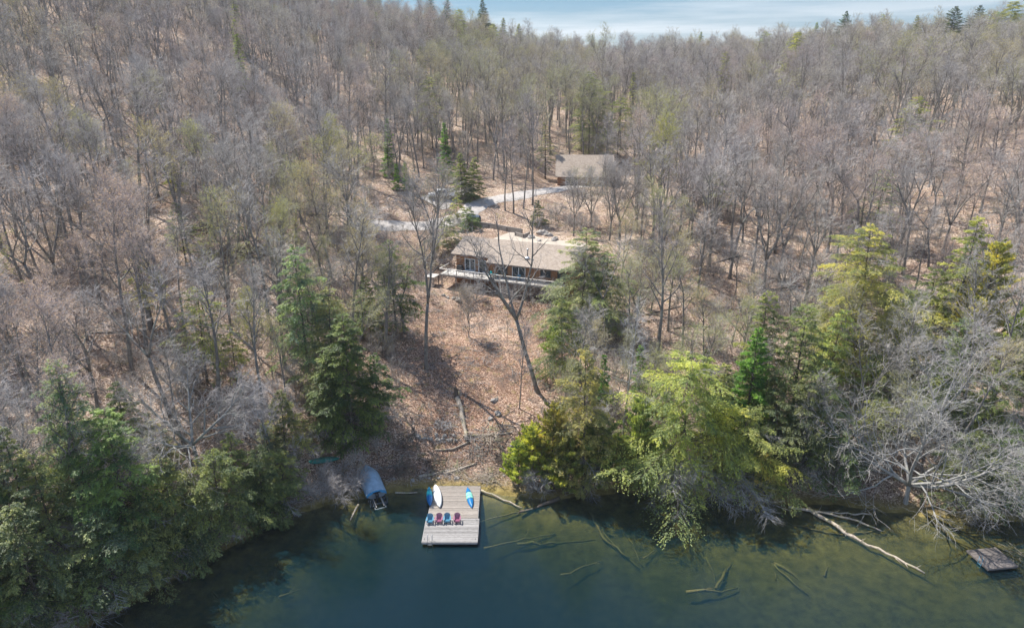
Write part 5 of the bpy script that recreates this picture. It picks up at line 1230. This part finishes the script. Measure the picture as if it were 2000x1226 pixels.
# rocks
def rock(p, r, sq, seed, label, group=None, name='rock', cat='rock'):
    rs_ = np.random.RandomState(seed); n1, n2_ = 9, 12; rings = []; ph = rs_.uniform(0, 6.28, 6)
    for i in range(1, n1):
        th = math.pi * i / n1; rg = []
        for j in range(n2_):
            a = 2 * math.pi * j / n2_; k = 1 + .16 * math.sin(2 * a + ph[0] + th) + .12 * math.sin(3 * a + ph[1]) + .1 * math.sin(5 * th + ph[2] + 2 * a) + rs_.uniform(-.05, .05)
            rg.append((r * k * math.sin(th) * math.cos(a), r * k * math.sin(th) * math.sin(a) * sq[0], r * k * math.cos(th) * sq[1]))
        rings.append(rg)
    o = MB().loft(rings[::-1], smooth=False).build(name, M['rock'], None, (p.x, p.y, p.z + r * sq[1] * .35), (0, 0, rs_.uniform(0, 6.28))); return tag(o, label, cat, group)
for q, (px, py, r, lb) in enumerate(((1037, 466, .9, 'dark boulder at the right end of the timber wall'), (1058, 458, 1.1, 'big pale boulder behind the dark one above the cottage roof'), (1072, 461, .8, 'pale boulder right of the big one above the cottage roof'),
        (1083, 470, .9, 'flat boulder furthest right above the cottage roof'), (1052, 472, .6, 'small boulder at the yard edge above the cottage roof'), (866, 578, .35, 'left pale stone under the left corner of the deck'), (874, 582, .35, 'middle pale stone under the left corner of the deck'),
        (886, 584, .4, 'right pale stone under the left corner of the deck'), (895, 588, .7, 'flat rock ledge below the left part of the deck'), (965, 785, .5, 'mossy rock right of the thick log top in the clearing'), (972, 812, .55, 'grey rock at the tip of the long tree shadow'),
        (958, 820, .4, 'low stone left of the grey rock at the shadow tip'), (1000, 873, .4, 'stone at the right edge of the clearing above the cedars'), (905, 990, .01, ''))):
    if lb: rock(ground_at(px, py), r, (.75, .6), q + 3, lb)
rs = np.random.RandomState(4)
for k in range(16):
    px = 815 + k * 5 + rs.uniform(-2, 2); py = 852 + 14 * abs(math.sin(k * .9)) * .8 + rs.uniform(-2, 2)
    rock(ground_at(px, py), rs.uniform(.18, .38), (.8, .6), 40 + k, 'small mossy stone in the broken stone row across the foot of the clearing', 'stones of the broken row across the clearing')
for k in range(14):
    px = rs.uniform(740, 1010); py = rs.uniform(915, 950); 
    if 826 < px < 935 and py > 940: py = 936
    rock(ground_at(px, py), rs.uniform(.15, .32), (.8, .5), 70 + k, 'brown shoreline stone half buried in the bank near the dock', 'half buried stones along the shore by the dock')
# brush piles
def brush(px, py, Rr, n, label, mat, hgt=.5, seed=1, thick=.03):
    p = ground_at(px, py); rs_ = np.random.RandomState(seed); mb = MB()
    for k in range(n):
        a = rs_.uniform(0, 6.28); c = np.array([rs_.randn() * Rr * .4, rs_.randn() * Rr * .4, rs_.uniform(.05, hgt)]); d = np.array([math.cos(a), math.sin(a), rs_.uniform(-.15, .25)]); L_ = rs_.uniform(.5, 1.3) * Rr
        q_, _x = _path(rs_, c - d * L_ / 2, d, L_, 4, .12, 0)
        q_[:, 2] = np.maximum(q_[:, 2], height(q_[:, 0] + p.x, q_[:, 1] + p.y) - p.z + .04)
        mb.tube(q_, np.linspace(thick * rs_.uniform(.6, 1.4), .01, 5), 4, tint=rs_.rand())
    return tag(mb.build('brush_pile', mat, None, tuple(p)), label, 'brush pile')
brush(868, 838, 1.5, 60, 'bluish grey heap of sticks left of the thick mossy log', M['dead'], .6, 1)
brush(965, 858, 2.4, 70, 'long heap of broken branches right of the foot of the mossy log', M['log'], .6, 2, .05)
brush(955, 935, 2.2, 90, 'tangle of driftwood on the bank right of the dock', M['log'], .5, 3)
brush(890, 925, 2.2, 50, 'sticks strewn on the bank behind the dock', M['log'], .25, 4)
brush(780, 925, 2.4, 60, 'dark brush on the bank between the boat and the dock', M['bark_brown'], .4, 5)
brush(800, 875, 2.0, 60, 'dark brush heap at the left end of the broken stone row', M['bark_brown'], .35, 11)
brush(930, 890, 1.8, 45, 'thin scatter of branches just above the driftwood tangle', M['bark'], .25, 12)
brush(985, 905, 1.8, 60, 'brush heap at the right edge of the clearing by the cedars', M['bark_brown'], .5, 13)
brush(845, 905, 2.2, 50, 'low litter of branches upslope of the split pale log', M['bark_brown'], .25, 14)
brush(1985, 1090, 2.2, 50, 'drowned branches at the right end of the swim raft', M['log'], .4, 6)
brush(400, 450, 3.5, 90, 'heap of dark cut branches on the middle of the left slope', M['bark_brown'], .8, 7, .07)
brush(470, 500, 4.5, 120, 'large tangle of fallen limbs on the left slope', M['bark_brown'], 1.0, 8, .08)

# deadfall on the slopes
rs = np.random.RandomState(31)
spots = [(1180, 720), (1330, 600), (1390, 640), (1250, 640), (560, 560), (480, 470), (450, 520), (620, 640), (130, 600), (250, 650), (330, 480), (700, 600), (1600, 470), (1750, 450), (1450, 500), (1900, 520), (1230, 560), (600, 420), (200, 500),
         (780, 760), (1350, 700), (1150, 560), (60, 700), (520, 640), (660, 500), (1560, 560), (1700, 600)]
sides = lambda x: 'left edge' if x < 300 else 'left slope' if x < 760 else 'clearing' if x < 1090 else 'slope right of the clearing' if x < 1420 else 'right slope'
for k, (px, py) in enumerate(spots):
    L_ = rs.uniform(35, 95); a_ = rs.uniform(-.5, .5) + (3.14 if rs.rand() < .5 else 0)
    log([(px, py), (px + L_ * .5 * math.cos(a_), py + L_ * .25 * math.sin(a_) + rs.uniform(-3, 3)), (px + L_ * math.cos(a_), py + L_ * .5 * math.sin(a_))], rs.uniform(.09, .2), M['bark_brown'] if k % 3 else M['log'],
        'fallen %s trunk lying in the leaf litter of the %s' % ('dark' if k % 3 else 'bleached', sides(px)), group='fallen %s trunks, %s' % ('dark' if k % 3 else 'bleached', sides(px)), twigs=int(rs.uniform(3, 12)), seed=k)
HAZE = True
# ------------------------------------------------------------ cottage (local axes: u along the front, v towards the hill, z up from deck floor)
HR = (0, 0, -HTH)
ho = thing('cottage', 'long cedar sided cottage with a brown shingle roof above the clearing', 'house', tuple(HOUSE_O), HR)
LU0, LU1, LV = .9, 8.0, 3.7; RU1, RV = 22.4, 2.5; BK = 12.6; WH = 2.75
w_ = MB()
def wall(mb, u0, v0, u1, v1, z0, z1, t=.18):
    a = Vector((u0, v0, 0)); b = Vector((u1, v1, 0)); d = (b - a).normalized(); n = Vector((-d.y, d.x, 0)) * t / 2
    v = [a - n, b - n, b + n, a + n]; mb.add([(p.x, p.y, z0) for p in v] + [(p.x, p.y, z1) for p in v], [(3, 2, 1, 0), (4, 5, 6, 7), (0, 1, 5, 4), (1, 2, 6, 5), (2, 3, 7, 6), (3, 0, 4, 7)])
wall(w_, LU0, LV, LU1, LV, -4.2, WH); wall(w_, LU1, RV + .1, LU1, LV - .1, -4.2, WH - .25); wall(w_, LU1 - .09, RV, RU1, RV, -4.2, WH - .25); wall(w_, LU0 + .09, LV + .1, LU0 + .09, BK, -4.0, WH); wall(w_, RU1 - .09, RV + .1, RU1 - .09, BK, -4, WH - .3); wall(w_, LU0, BK, RU1, BK, -1, WH - .3)
ridge_v = 8.6; rz_ = WH + .28 + (ridge_v - LV + .6) * .335
for u in (LU0 + .09, RU1 - .09):
    y0 = LV if u < 5 else RV
    w_.add([(u - .09, y0 + .1, WH - .3), (u - .09, BK - .1, WH - .3), (u - .09, ridge_v, rz_ - .3), (u + .09, y0 + .1, WH - .3), (u + .09, BK - .1, WH - .3), (u + .09, ridge_v, rz_ - .3)], [(0, 2, 1), (3, 4, 5), (0, 3, 5, 2), (1, 2, 5, 4)])
w_.build('wall', M['siding'], ho)
rf = MB()
def slab(mb, pts, th=.16):
    a, b, c, d = [Vector(p) for p in pts]; n = (b - a).cross(d - a).normalized() * th
    v = [a, b, c, d, a - n, b - n, c - n, d - n]; mb.add([tuple(p) for p in v], [(0, 1, 2, 3), (7, 6, 5, 4), (0, 4, 5, 1), (1, 5, 6, 2), (2, 6, 7, 3), (3, 7, 4, 0)])
sl_ = .335
ez = lambda v: rz_ - (ridge_v - v) * sl_
slab(rf, [(LU0 - .7, LV - .75, ez(LV - .75)), (LU1 - .5, LV - .75, ez(LV - .75)), (LU1 - .5, ridge_v, rz_), (LU0 - .7, ridge_v, rz_)])
slab(rf, [(LU1 - .5, RV - 1.0, ez(RV - 1.0) + .003), (RU1 + .5, RV - 1.0, ez(RV - 1.0) + .003), (RU1 + .5, ridge_v, rz_ + .003), (LU1 - .5, ridge_v, rz_ + .003)])
slab(rf, [(RU1 + .5, BK + .6, ez(2 * ridge_v - BK - .6)), (LU0 - .7, BK + .6, ez(2 * ridge_v - BK - .6)), (LU0 - .7, ridge_v + .004, rz_ - .002), (RU1 + .5, ridge_v + .004, rz_ - .002)])
ro = rf.build('roof', M['shingle'], ho)
tm = MB()
tm.beam((LU0 - .7, LV - .78, ez(LV - .75) - .10), (LU1 - .5, LV - .78, ez(LV - .75) - .10), .05, .2); tm.beam((LU1 - .5, RV - 1.03, ez(RV - 1) - .10), (RU1 + .5, RV - 1.03, ez(RV - 1) - .10), .05, .2)
tm.beam((LU0 - .73, LV - .75, ez(LV - .75) - .1), (LU0 - .73, ridge_v, rz_ - .1), .05, .2); tm.beam((RU1 + .53, RV - 1, ez(RV - 1) - .1), (RU1 + .53, ridge_v, rz_ - .1), .05, .2)
tm.build('fascia', M['roofedge'], ro)
# roof vent pipe with cap and flashing
cu, cv_ = 14.2, 3.9; cz = ez(cv_)
st = MB(); st.tube([(cu, cv_, cz - .05), (cu, cv_, cz + 1.5)], .11, 12); stv = st.build('stove_pipe', M['timber'], ro)
MB().tube([(cu, cv_, cz + 1.48), (cu, cv_, cz + 1.62), (cu, cv_, cz + 1.72)], [.19, .19, .05], 12).build('cap', M['alu'], stv)
MB().tube([(cu, cv_ - .1, cz - .10), (cu, cv_ - .05, cz + .10), (cu, cv_, cz + .34)], [.48, .42, .14], 14).build('flashing', M['alu'], stv)
MB().box((19.2, 6.6, ez(6.6) + .12), (.45, .4, .22)).build('roof_vent', M['alu'], ro)
# french doors, windows
def framed(u, v, w2, z0, z1, name, panes=1, mull=0, mat=M['whitepaint'], par=ho):
    f = MB(); t = .11; y = v - .12
    f.box((u - w2 / 2 + t / 2, y, (z0 + z1) / 2), (t, .08, z1 - z0)).box((u + w2 / 2 - t / 2, y, (z0 + z1) / 2), (t, .08, z1 - z0)).box((u, y, z1 - t / 2), (w2 - 2 * t, .08, t)).box((u, y, z0 + t / 2 + .02), (w2 - 2 * t, .08, t * 1.5))
    for k in range(1, panes): f.box((u - w2 / 2 + w2 * k / panes, y - .004, (z0 + z1) / 2), (t * 1.3, .08, z1 - z0 - 2 * t))
    for k in range(mull): f.box((u, y + .012, z0 + (z1 - z0) * (k + 1) / (mull + 1)), (w2 - 2 * t, .03, .04))
    o = f.build(name, mat, par)
    MB().box((u, v - .098, (z0 + z1) / 2), (w2 - .1, .012, z1 - z0 - .1)).build('pane', M['glass'], o)
    return o
framed(3.55, LV, 2.0, .02, 2.2, 'french_door', 2, 0); framed(5.9, LV, 1.5, .02, 2.2, 'french_door', 1, 0)
framed(10.2, RV, 1.9, .5, 2.05, 'window', 2, mat=M['dark_timber']); framed(13.2, RV, 2.4, .03, 2.1, 'patio_door', 2, mat=M['whitepaint']); framed(18.0, RV, 1.9, .7, 2.05, 'window', 2, mat=M['dark_timber']); framed(20.8, RV, 1.5, .7, 2.05, 'window', 2, mat=M['dark_timber'])
# deck
DL = 21.8
dk = thing('house_deck', 'raised timber deck with a pale railing along the front of the cottage', 'deck', tuple(HOUSE_O), HR)
mb = MB(); n = int((DL + .6) / .145)
for k in range(n):
    u = -.6 + (k + .5) * .145; vv = LV - .1 if u < LU1 else RV - .1
    mb.box((u, (vv - .0) / 2, -.03), (.13, vv, .045), 0, random.random())
mb.build('deck_boards', M['deckb'], dk)
fr_ = MB(); fr_.box((DL / 2 - .3, -.03, -.16), (DL + .6, .05, .26)); fr_.box((-.63, LV / 2, -.16), (.05, LV, .26)); fr_.box((DL / 2 - .3, 1.3, -.2), (DL + .5, .1, .25)); fr_.build('rim_joist', M['timber'], dk)
rail = MB(); rail.box((DL / 2 - .3, .02, .97), (DL + .7, .19, .05), 0, .98); rail.box((-.58, LV / 2, .972), (.15, LV, .045)); rail.box((DL / 2 - .3, .02, .12), (DL + .5, .04, .08)); rail.build('handrail', M['deckb'], dk)
for k in range(15):
    u = -.55 + k * (DL + .5) / 14
    MB().box((u, .02, .40), (.09, .09, 1.14)).build('rail_post', M['timber'], dk)
bal = MB()
for k in range(int(DL / .62)):
    u = -.4 + k * .62; bal.box((u, .02, .55), (.018, .018, .82))
bal.build('baluster', M['steel'], dk)
for k in range(9):
    u = -.3 + k * (DL + .2) / 8
    for v in (.15,):
        wp = HOUSE_O + HU * u + HV * v; g0 = gz(wp.x, wp.y) - HOUSE_O.z
        MB().box((u, v, (g0 - .3 - .29) / 2), (.15, .15, abs(g0 - .3 + .29))).build('support_post', M['timber'], dk)
br_ = MB()
for k in range(8):
    u = -.3 + k * (DL + .2) / 8; br_.beam((u, .15, -1.9), (u + 1.7, .15, -.30), .08, .08)
br_.build('brace', M['timber'], dk)
# side platform with posts left of the deck
sp_ = thing('side_landing', 'small low timber landing at the left end of the cottage deck', 'landing', tuple(HOUSE_O + HU * -2.4 + HV * .8), HR)
mb = MB(); 
for k in range(13): mb.box((-1.1 + k * .15, 0, -.75), (.13, 2.2, .04), 0, random.random())
mb.build('boards', M['deckb'], sp_)
for u, v in ((-1.0, -.9), (.6, -.9)): MB().box((u, v, -2.05), (.12, .12, 2.6)).build('post', M['dark_timber'], sp_)
for u, v in ((-1.0, .9), (.6, .9)): MB().box((u, v, -1.9), (.12, .12, 2.25)).build('post', M['dark_timber'], sp_)
def loc_h(u, v, z=0): p = HOUSE_O + HU * u + HV * v; return (p.x, p.y, p.z + z)
# deck furniture
def patio_chair(u, v, mat, seatmat, label, rz, fr=M['blackpl']):
    o = thing('patio_chair', label, 'chair', loc_h(u, v, -.005), (0, 0, -HTH + rz))
    MB().box((0, 0, .42), (.55, .55, .09)).build('seat', seatmat, o); MB().box((0, .27, .72), (.55, .07, .55), 0, .5, (R(-12), 0, 0)).build('backrest', seatmat, o)
    for sx in (-1, 1):
        MB().box((sx * .30, 0, .62), (.05, .55, .04)).build('armrest', fr, o)
        for sy in (-1, 1): MB().box((sx * .30, sy * .25, .30), (.04, .04, .60)).build('leg', fr, o)
patio_chair(6.7, 1.2, M['blackpl'], M['blackpl'], 'black patio chair on the deck in front of the french doors', .2)
patio_chair(8.3, 1.5, M['teal'], M['teal'], 'teal patio chair right of the black one on the cottage deck', -.3, M['blackpl'])
patio_chair(13.6, 1.3, M['blue'], M['blue'], 'blue patio chair near the patio door of the cottage', .1)
pt = thing('patio_table', 'low patio table between the chairs on the cottage deck', 'table', loc_h(9.4, 1.2, -.005), HR)
MB().tube([(0, 0, .68), (0, 0, .72)], .5, 20).build('table_top', M['teal'], pt); MB().tube([(0, 0, 0), (0, 0, .68)], .05, 8).build('leg', M['blackpl'], pt)
gr = thing('barbecue', 'dark covered barbecue on the deck left of the french doors', 'barbecue', loc_h(2.0, 2.7, -.005), HR)
MB().box((0, 0, .45), (1.1, .55, .85)).build('cart', M['blackpl'], gr)
MB().loft([[(x, math.cos(a) * .30, .88 + math.sin(a) * .30) for a in np.linspace(0, math.pi, 9)] for x in (-.42, .42)], closed=False).build('lid', M['blackpl'], gr)

# ------------------------------------------------------------ draped surfaces: yard and drive
def drape(name, P, wid, mat, lift=.05, sub_=1.2):
    Q = []
    for a, b in zip(P[:-1], P[1:]):
        n = max(1, int((b - a).length / sub_))
        for k in range(n): Q.append(a.lerp(b, k / n))
    Q.append(P[-1]); Q = np.array([(q.x, q.y) for q in Q])
    for _ in range(6): Q[1:-1] = (Q[:-2] + 2 * Q[1:-1] + Q[2:]) / 4
    T = np.gradient(Q, axis=0); T /= np.linalg.norm(T, axis=1)[:, None]; Nn = np.stack([-T[:, 1], T[:, 0]], 1); m = 9
    wv = wid / 2 * (1 + .12 * np.sin(np.arange(len(Q)) * .7) + .08 * np.sin(np.arange(len(Q)) * 1.9))
    V = []
    for j in range(m):
        k = -1 + 2 * j / (m - 1); xy = Q + Nn * (k * wv)[:, None]; z = height(xy[:, 0], xy[:, 1]) + lift - (.10 if abs(k) == 1 else 0); V.append(np.column_stack([xy, z]))
    V = np.stack(V, 1); nQ = len(Q); F = [(i * m + j, i * m + j + 1, (i + 1) * m + j + 1, (i + 1) * m + j) for i in range(nQ - 1) for j in range(m - 1)]
    return tag(MB().add(V.reshape(-1, 3), F, smooth=True).build(name, mat), kind='structure')
drape('gravel_driveway', ROAD, 4.2, M['gravel'], .14)
drape('parking_pad', [ground_at(842, 400), ground_at(905, 372)], 6.0, M['gravel'], .17)
yard = [Vector(loc_h(u, v)) for u, v in ((3.0, 19.2), (8, 18.2), (13, 17.2), (20, 16.2))]
drape('sandy_yard', yard, 6.5, M['sand'], .12)
# timber retaining wall
def timber_wall(pts, courses, label, base=None):
    P = [ground_at(*p) for p in pts]; o = thing('timber_wall', label, 'retaining wall', tuple(P[0]))
    for k in range(courses):
        mb = MB()
        for a, b in zip(P[:-1], P[1:]):
            A_ = a - P[0]; B2 = b - P[0]; off = Vector((0, k * .04, .10 + k * .2)); ex = (B2 - A_).normalized() * .06
            mb.beam(A_ + off - ex * (k % 2), B2 + off + ex * (k % 2), .2, .185)
        mb.build('timber_course', M['timber'], o)
    pp = MB()
    for p in P: q = p - P[0]; pp.box((q.x, q.y - .14, q.z + .35), (.12, .1, 1.1))
    pp.build('post', M['dark_timber'], o)
timber_wall([(918, 442), (955, 446), (990, 452), (1020, 457)], 5, 'long grey timber retaining wall behind the cottage yard')
timber_wall([(1006, 462), (1022, 466), (1034, 462)], 4, 'short timber box wall beside the boulders behind the cottage')
wp = ground_at(925, 440)
sh = thing('woodshed', 'small dark tarp shelter above the timber wall behind the cottage', 'shed', (wp.x, wp.y + 1.2, gz(wp.x, wp.y + 1.2)), HR, scale=(.7, .7, .8))
MB().loft([[(x, -1.0, 0), (x, -.9, 1.5), (x, 0, 2.1), (x, .9, 1.5), (x, 1.0, 0)] for x in (-1.9, -.9, 0, .9, 1.9)], closed=False).build('tarp', simple('slate_tarp', (.06, .085, .12), .95, .3, 2, bmp=.5), sh)
MB().box((0, -1.05, .35), (3.4, .3, .7)).build('log_stack', M['timber'], sh)

# ------------------------------------------------------------ garage
gx, gy = 17.5, 165.0; gz0 = gz(gx, gy + 4)
ga = thing('garage', 'garage with a steep brown shingle roof beyond the driveway', 'garage', (gx, gy, gz0), (0, 0, R(-4)))
hwid = 6.6; w_ = MB()
wall(w_, -hwid, 0, hwid, 0, -.6, 2.5); wall(w_, -hwid + .09, .1, -hwid + .09, 11.9, -.6, 2.5); wall(w_, hwid - .09, .1, hwid - .09, 11.9, -.6, 2.5); wall(w_, -hwid, 12, hwid, 12, -.6, 2.5)
for u in (-hwid + .09, hwid - .09): w_.add([(u - .09, .1, 2.5), (u - .09, 11.9, 2.5), (u - .09, 6, 6.3), (u + .09, .1, 2.5), (u + .09, 11.9, 2.5), (u + .09, 6, 6.3)], [(0, 2, 1), (3, 4, 5), (0, 3, 5, 2), (1, 2, 5, 4)])
w_.build('wall', M['siding'], ga)
rf = MB(); slab(rf, [(-hwid - .5, -.8, 2.15), (hwid + .5, -.8, 2.15), (hwid + .5, 6, 6.55), (-hwid - .5, 6, 6.55)]); slab(rf, [(hwid + .5, 12.8, 2.15), (-hwid - .5, 12.8, 2.15), (-hwid - .5, 6.003, 6.548), (hwid + .5, 6.003, 6.548)])
rf.build('roof', M['shingle'], ga)
framed(-3.2, 0, 2.8, -.1, 2.1, 'garage_door', 1, 3, par=ga); framed(3.2, 0, 2.8, -.1, 2.1, 'garage_door', 1, 3, par=ga)

# ------------------------------------------------------------ white pickup truck
p = ground_at(862, 389)
tk = thing('pickup_truck', 'white pickup truck parked under bare trees beside the driveway', 'truck', (p.x, p.y, gz(p.x, p.y) + .17), (0, 0, R(192)))
def body(prof, w0, w1):
    """side profile (x, z) swept across the width, slightly narrower towards the top"""
    zs = [z for _, z in prof]; lo, hi = min(zs), max(zs)
    return [[(x, s * (w0 + (w1 - w0) * (z - lo) / (hi - lo)), z) for x, z in prof] for s in (-1, -.96, .96, 1)]
bd = MB(); rr = body([(2.75, .45), (2.8, .8), (2.7, 1.05), (1.3, 1.15), (.9, 1.16), (-.9, 1.16), (-2.75, 1.12), (-2.8, .5)], .95, .93)
bd.loft(rr, smooth=False); bd.build('body', M['truckpaint'], tk)
cb = MB().loft(body([(1.35, 1.14), (.75, 1.80), (.55, 1.86), (-.75, 1.86), (-1.0, 1.78), (-1.1, 1.14)], .88, .72), smooth=False).build('cab', M['truckpaint'], tk)
MB().add([(1.34, -.74, 1.2), (1.34, .74, 1.2), (.84, .64, 1.75), (.84, -.64, 1.75)], [(0, 1, 2, 3)]).build('windshield', M['glass'], cb).location.x = .012
for s in (-1, 1):
    MB().add([(1.15, s * .885, 1.2), (-.95, s * .885, 1.2), (-.8, s * .765, 1.74), (.72, s * .765, 1.74)], [(0, 1, 2, 3)]).build('side_window', M['glass'], cb)
    MB().box((2.77, s * .72, .86), (.08, .34, .18)).build('headlight', M['alu'], tk)
    MB().box((1.2, s * 1.02, 1.25), (.12, .2, .16)).build('mirror', M['blackpl'], tk)
    for x in (1.8, -1.75):
        wl = MB().tube([(x, s * .80, .21), (x, s * .98, .21)], .38, 20).build('wheel', M['rubber'], tk); MB().tube([(x, s * .86, .21), (x, s * .99, .21)], .22, 14).build('rim', M['alu'], wl)
MB().box((-1.95, 0, 1.14), (1.55, 1.6, .10)).build('bed_liner', M['blackpl'], tk)
MB().box((2.80, 0, .80), (.05, 1.2, .22)).build('grille', M['blackpl'], tk); MB().box((2.84, 0, .50), (.14, 1.8, .16)).build('bumper', M['alu'], tk)

# ------------------------------------------------------------ swim raft on the right
pa = on_plane(1892, 1073, .35); pb = on_plane(1951, 1070, .35); pc_ = on_plane(1984, 1106, .35); pd = on_plane(1925, 1110, .35)
cx_ = (pa + pb + pc_ + pd) / 4; ux = ((pb - pa) + (pc_ - pd)) / 2; uy = ((pa - pd) + (pb - pc_)) / 2
yaw = math.atan2(ux.y, ux.x); WX = ux.length; WY = uy.length
rt = thing('swim_raft', 'small square weathered swim raft moored at the right shore', 'raft', (cx_.x, cx_.y, 0), (0, 0, yaw + .05))
M['raft'] = plankmat('shade_toned_raft_boards', (.08, .065, .055), (.18, .155, .14), (.27, .24, .22), (1.2, 16, 16))  # shade of the silver tree put into the board colour, darker than the dock
boards(-WX / 2, WX / 2, -WY / 2, WY / 2, .33, .14, .04, M['raft'], 'deck_boards', rt)
f = MB()
for s in (-1, 1): f.box((s * (WX / 2 + .02), 0, .26), (.05, WY + .1, .20)); f.box((0, s * (WY / 2 + .022), .262), (WX - .02, .05, .2))
f.build('edge_frame', M['raft'], rt)
MB().box((0, 0, .05), (WX * .7, WY * .7, .25)).build('float_drum', M['blackpl'], rt)
ld = MB()
for s in (-.22, .22): ld.tube([(-WX / 2 + .35, s - .4, .36), (-WX / 2 + .3, s - .4, .95), (-WX / 2 - .05, s - .4, .95), (-WX / 2 - .12, s - .4, -.5)], .022, 6)
for z in (.15, -.15): ld.box((-WX / 2 - .12, -.4, z), (.06, .44, .03))
ld.build('swim_ladder', M['blue'], rt)

# ------------------------------------------------------------ air
hz = MB().box((0, 600, 80), (3200, 3700, 190))
hm = bpy.data.materials.new('haze_air'); hm.use_nodes = True; hn = hm.node_tree; hn.nodes.clear(); ho_ = hn.nodes.new('ShaderNodeOutputMaterial'); pv = hn.nodes.new('ShaderNodeVolumePrincipled')
pv.inputs['Color'].default_value = (.80, .88, 1, 1); pv.inputs['Density'].default_value = .00014; pv.inputs['Anisotropy'].default_value = .2
hn.links.new(pv.outputs[0], ho_.inputs['Volume'])
if HAZE:
    hb = hz.build('haze', hm); tag(hb, kind='stuff')
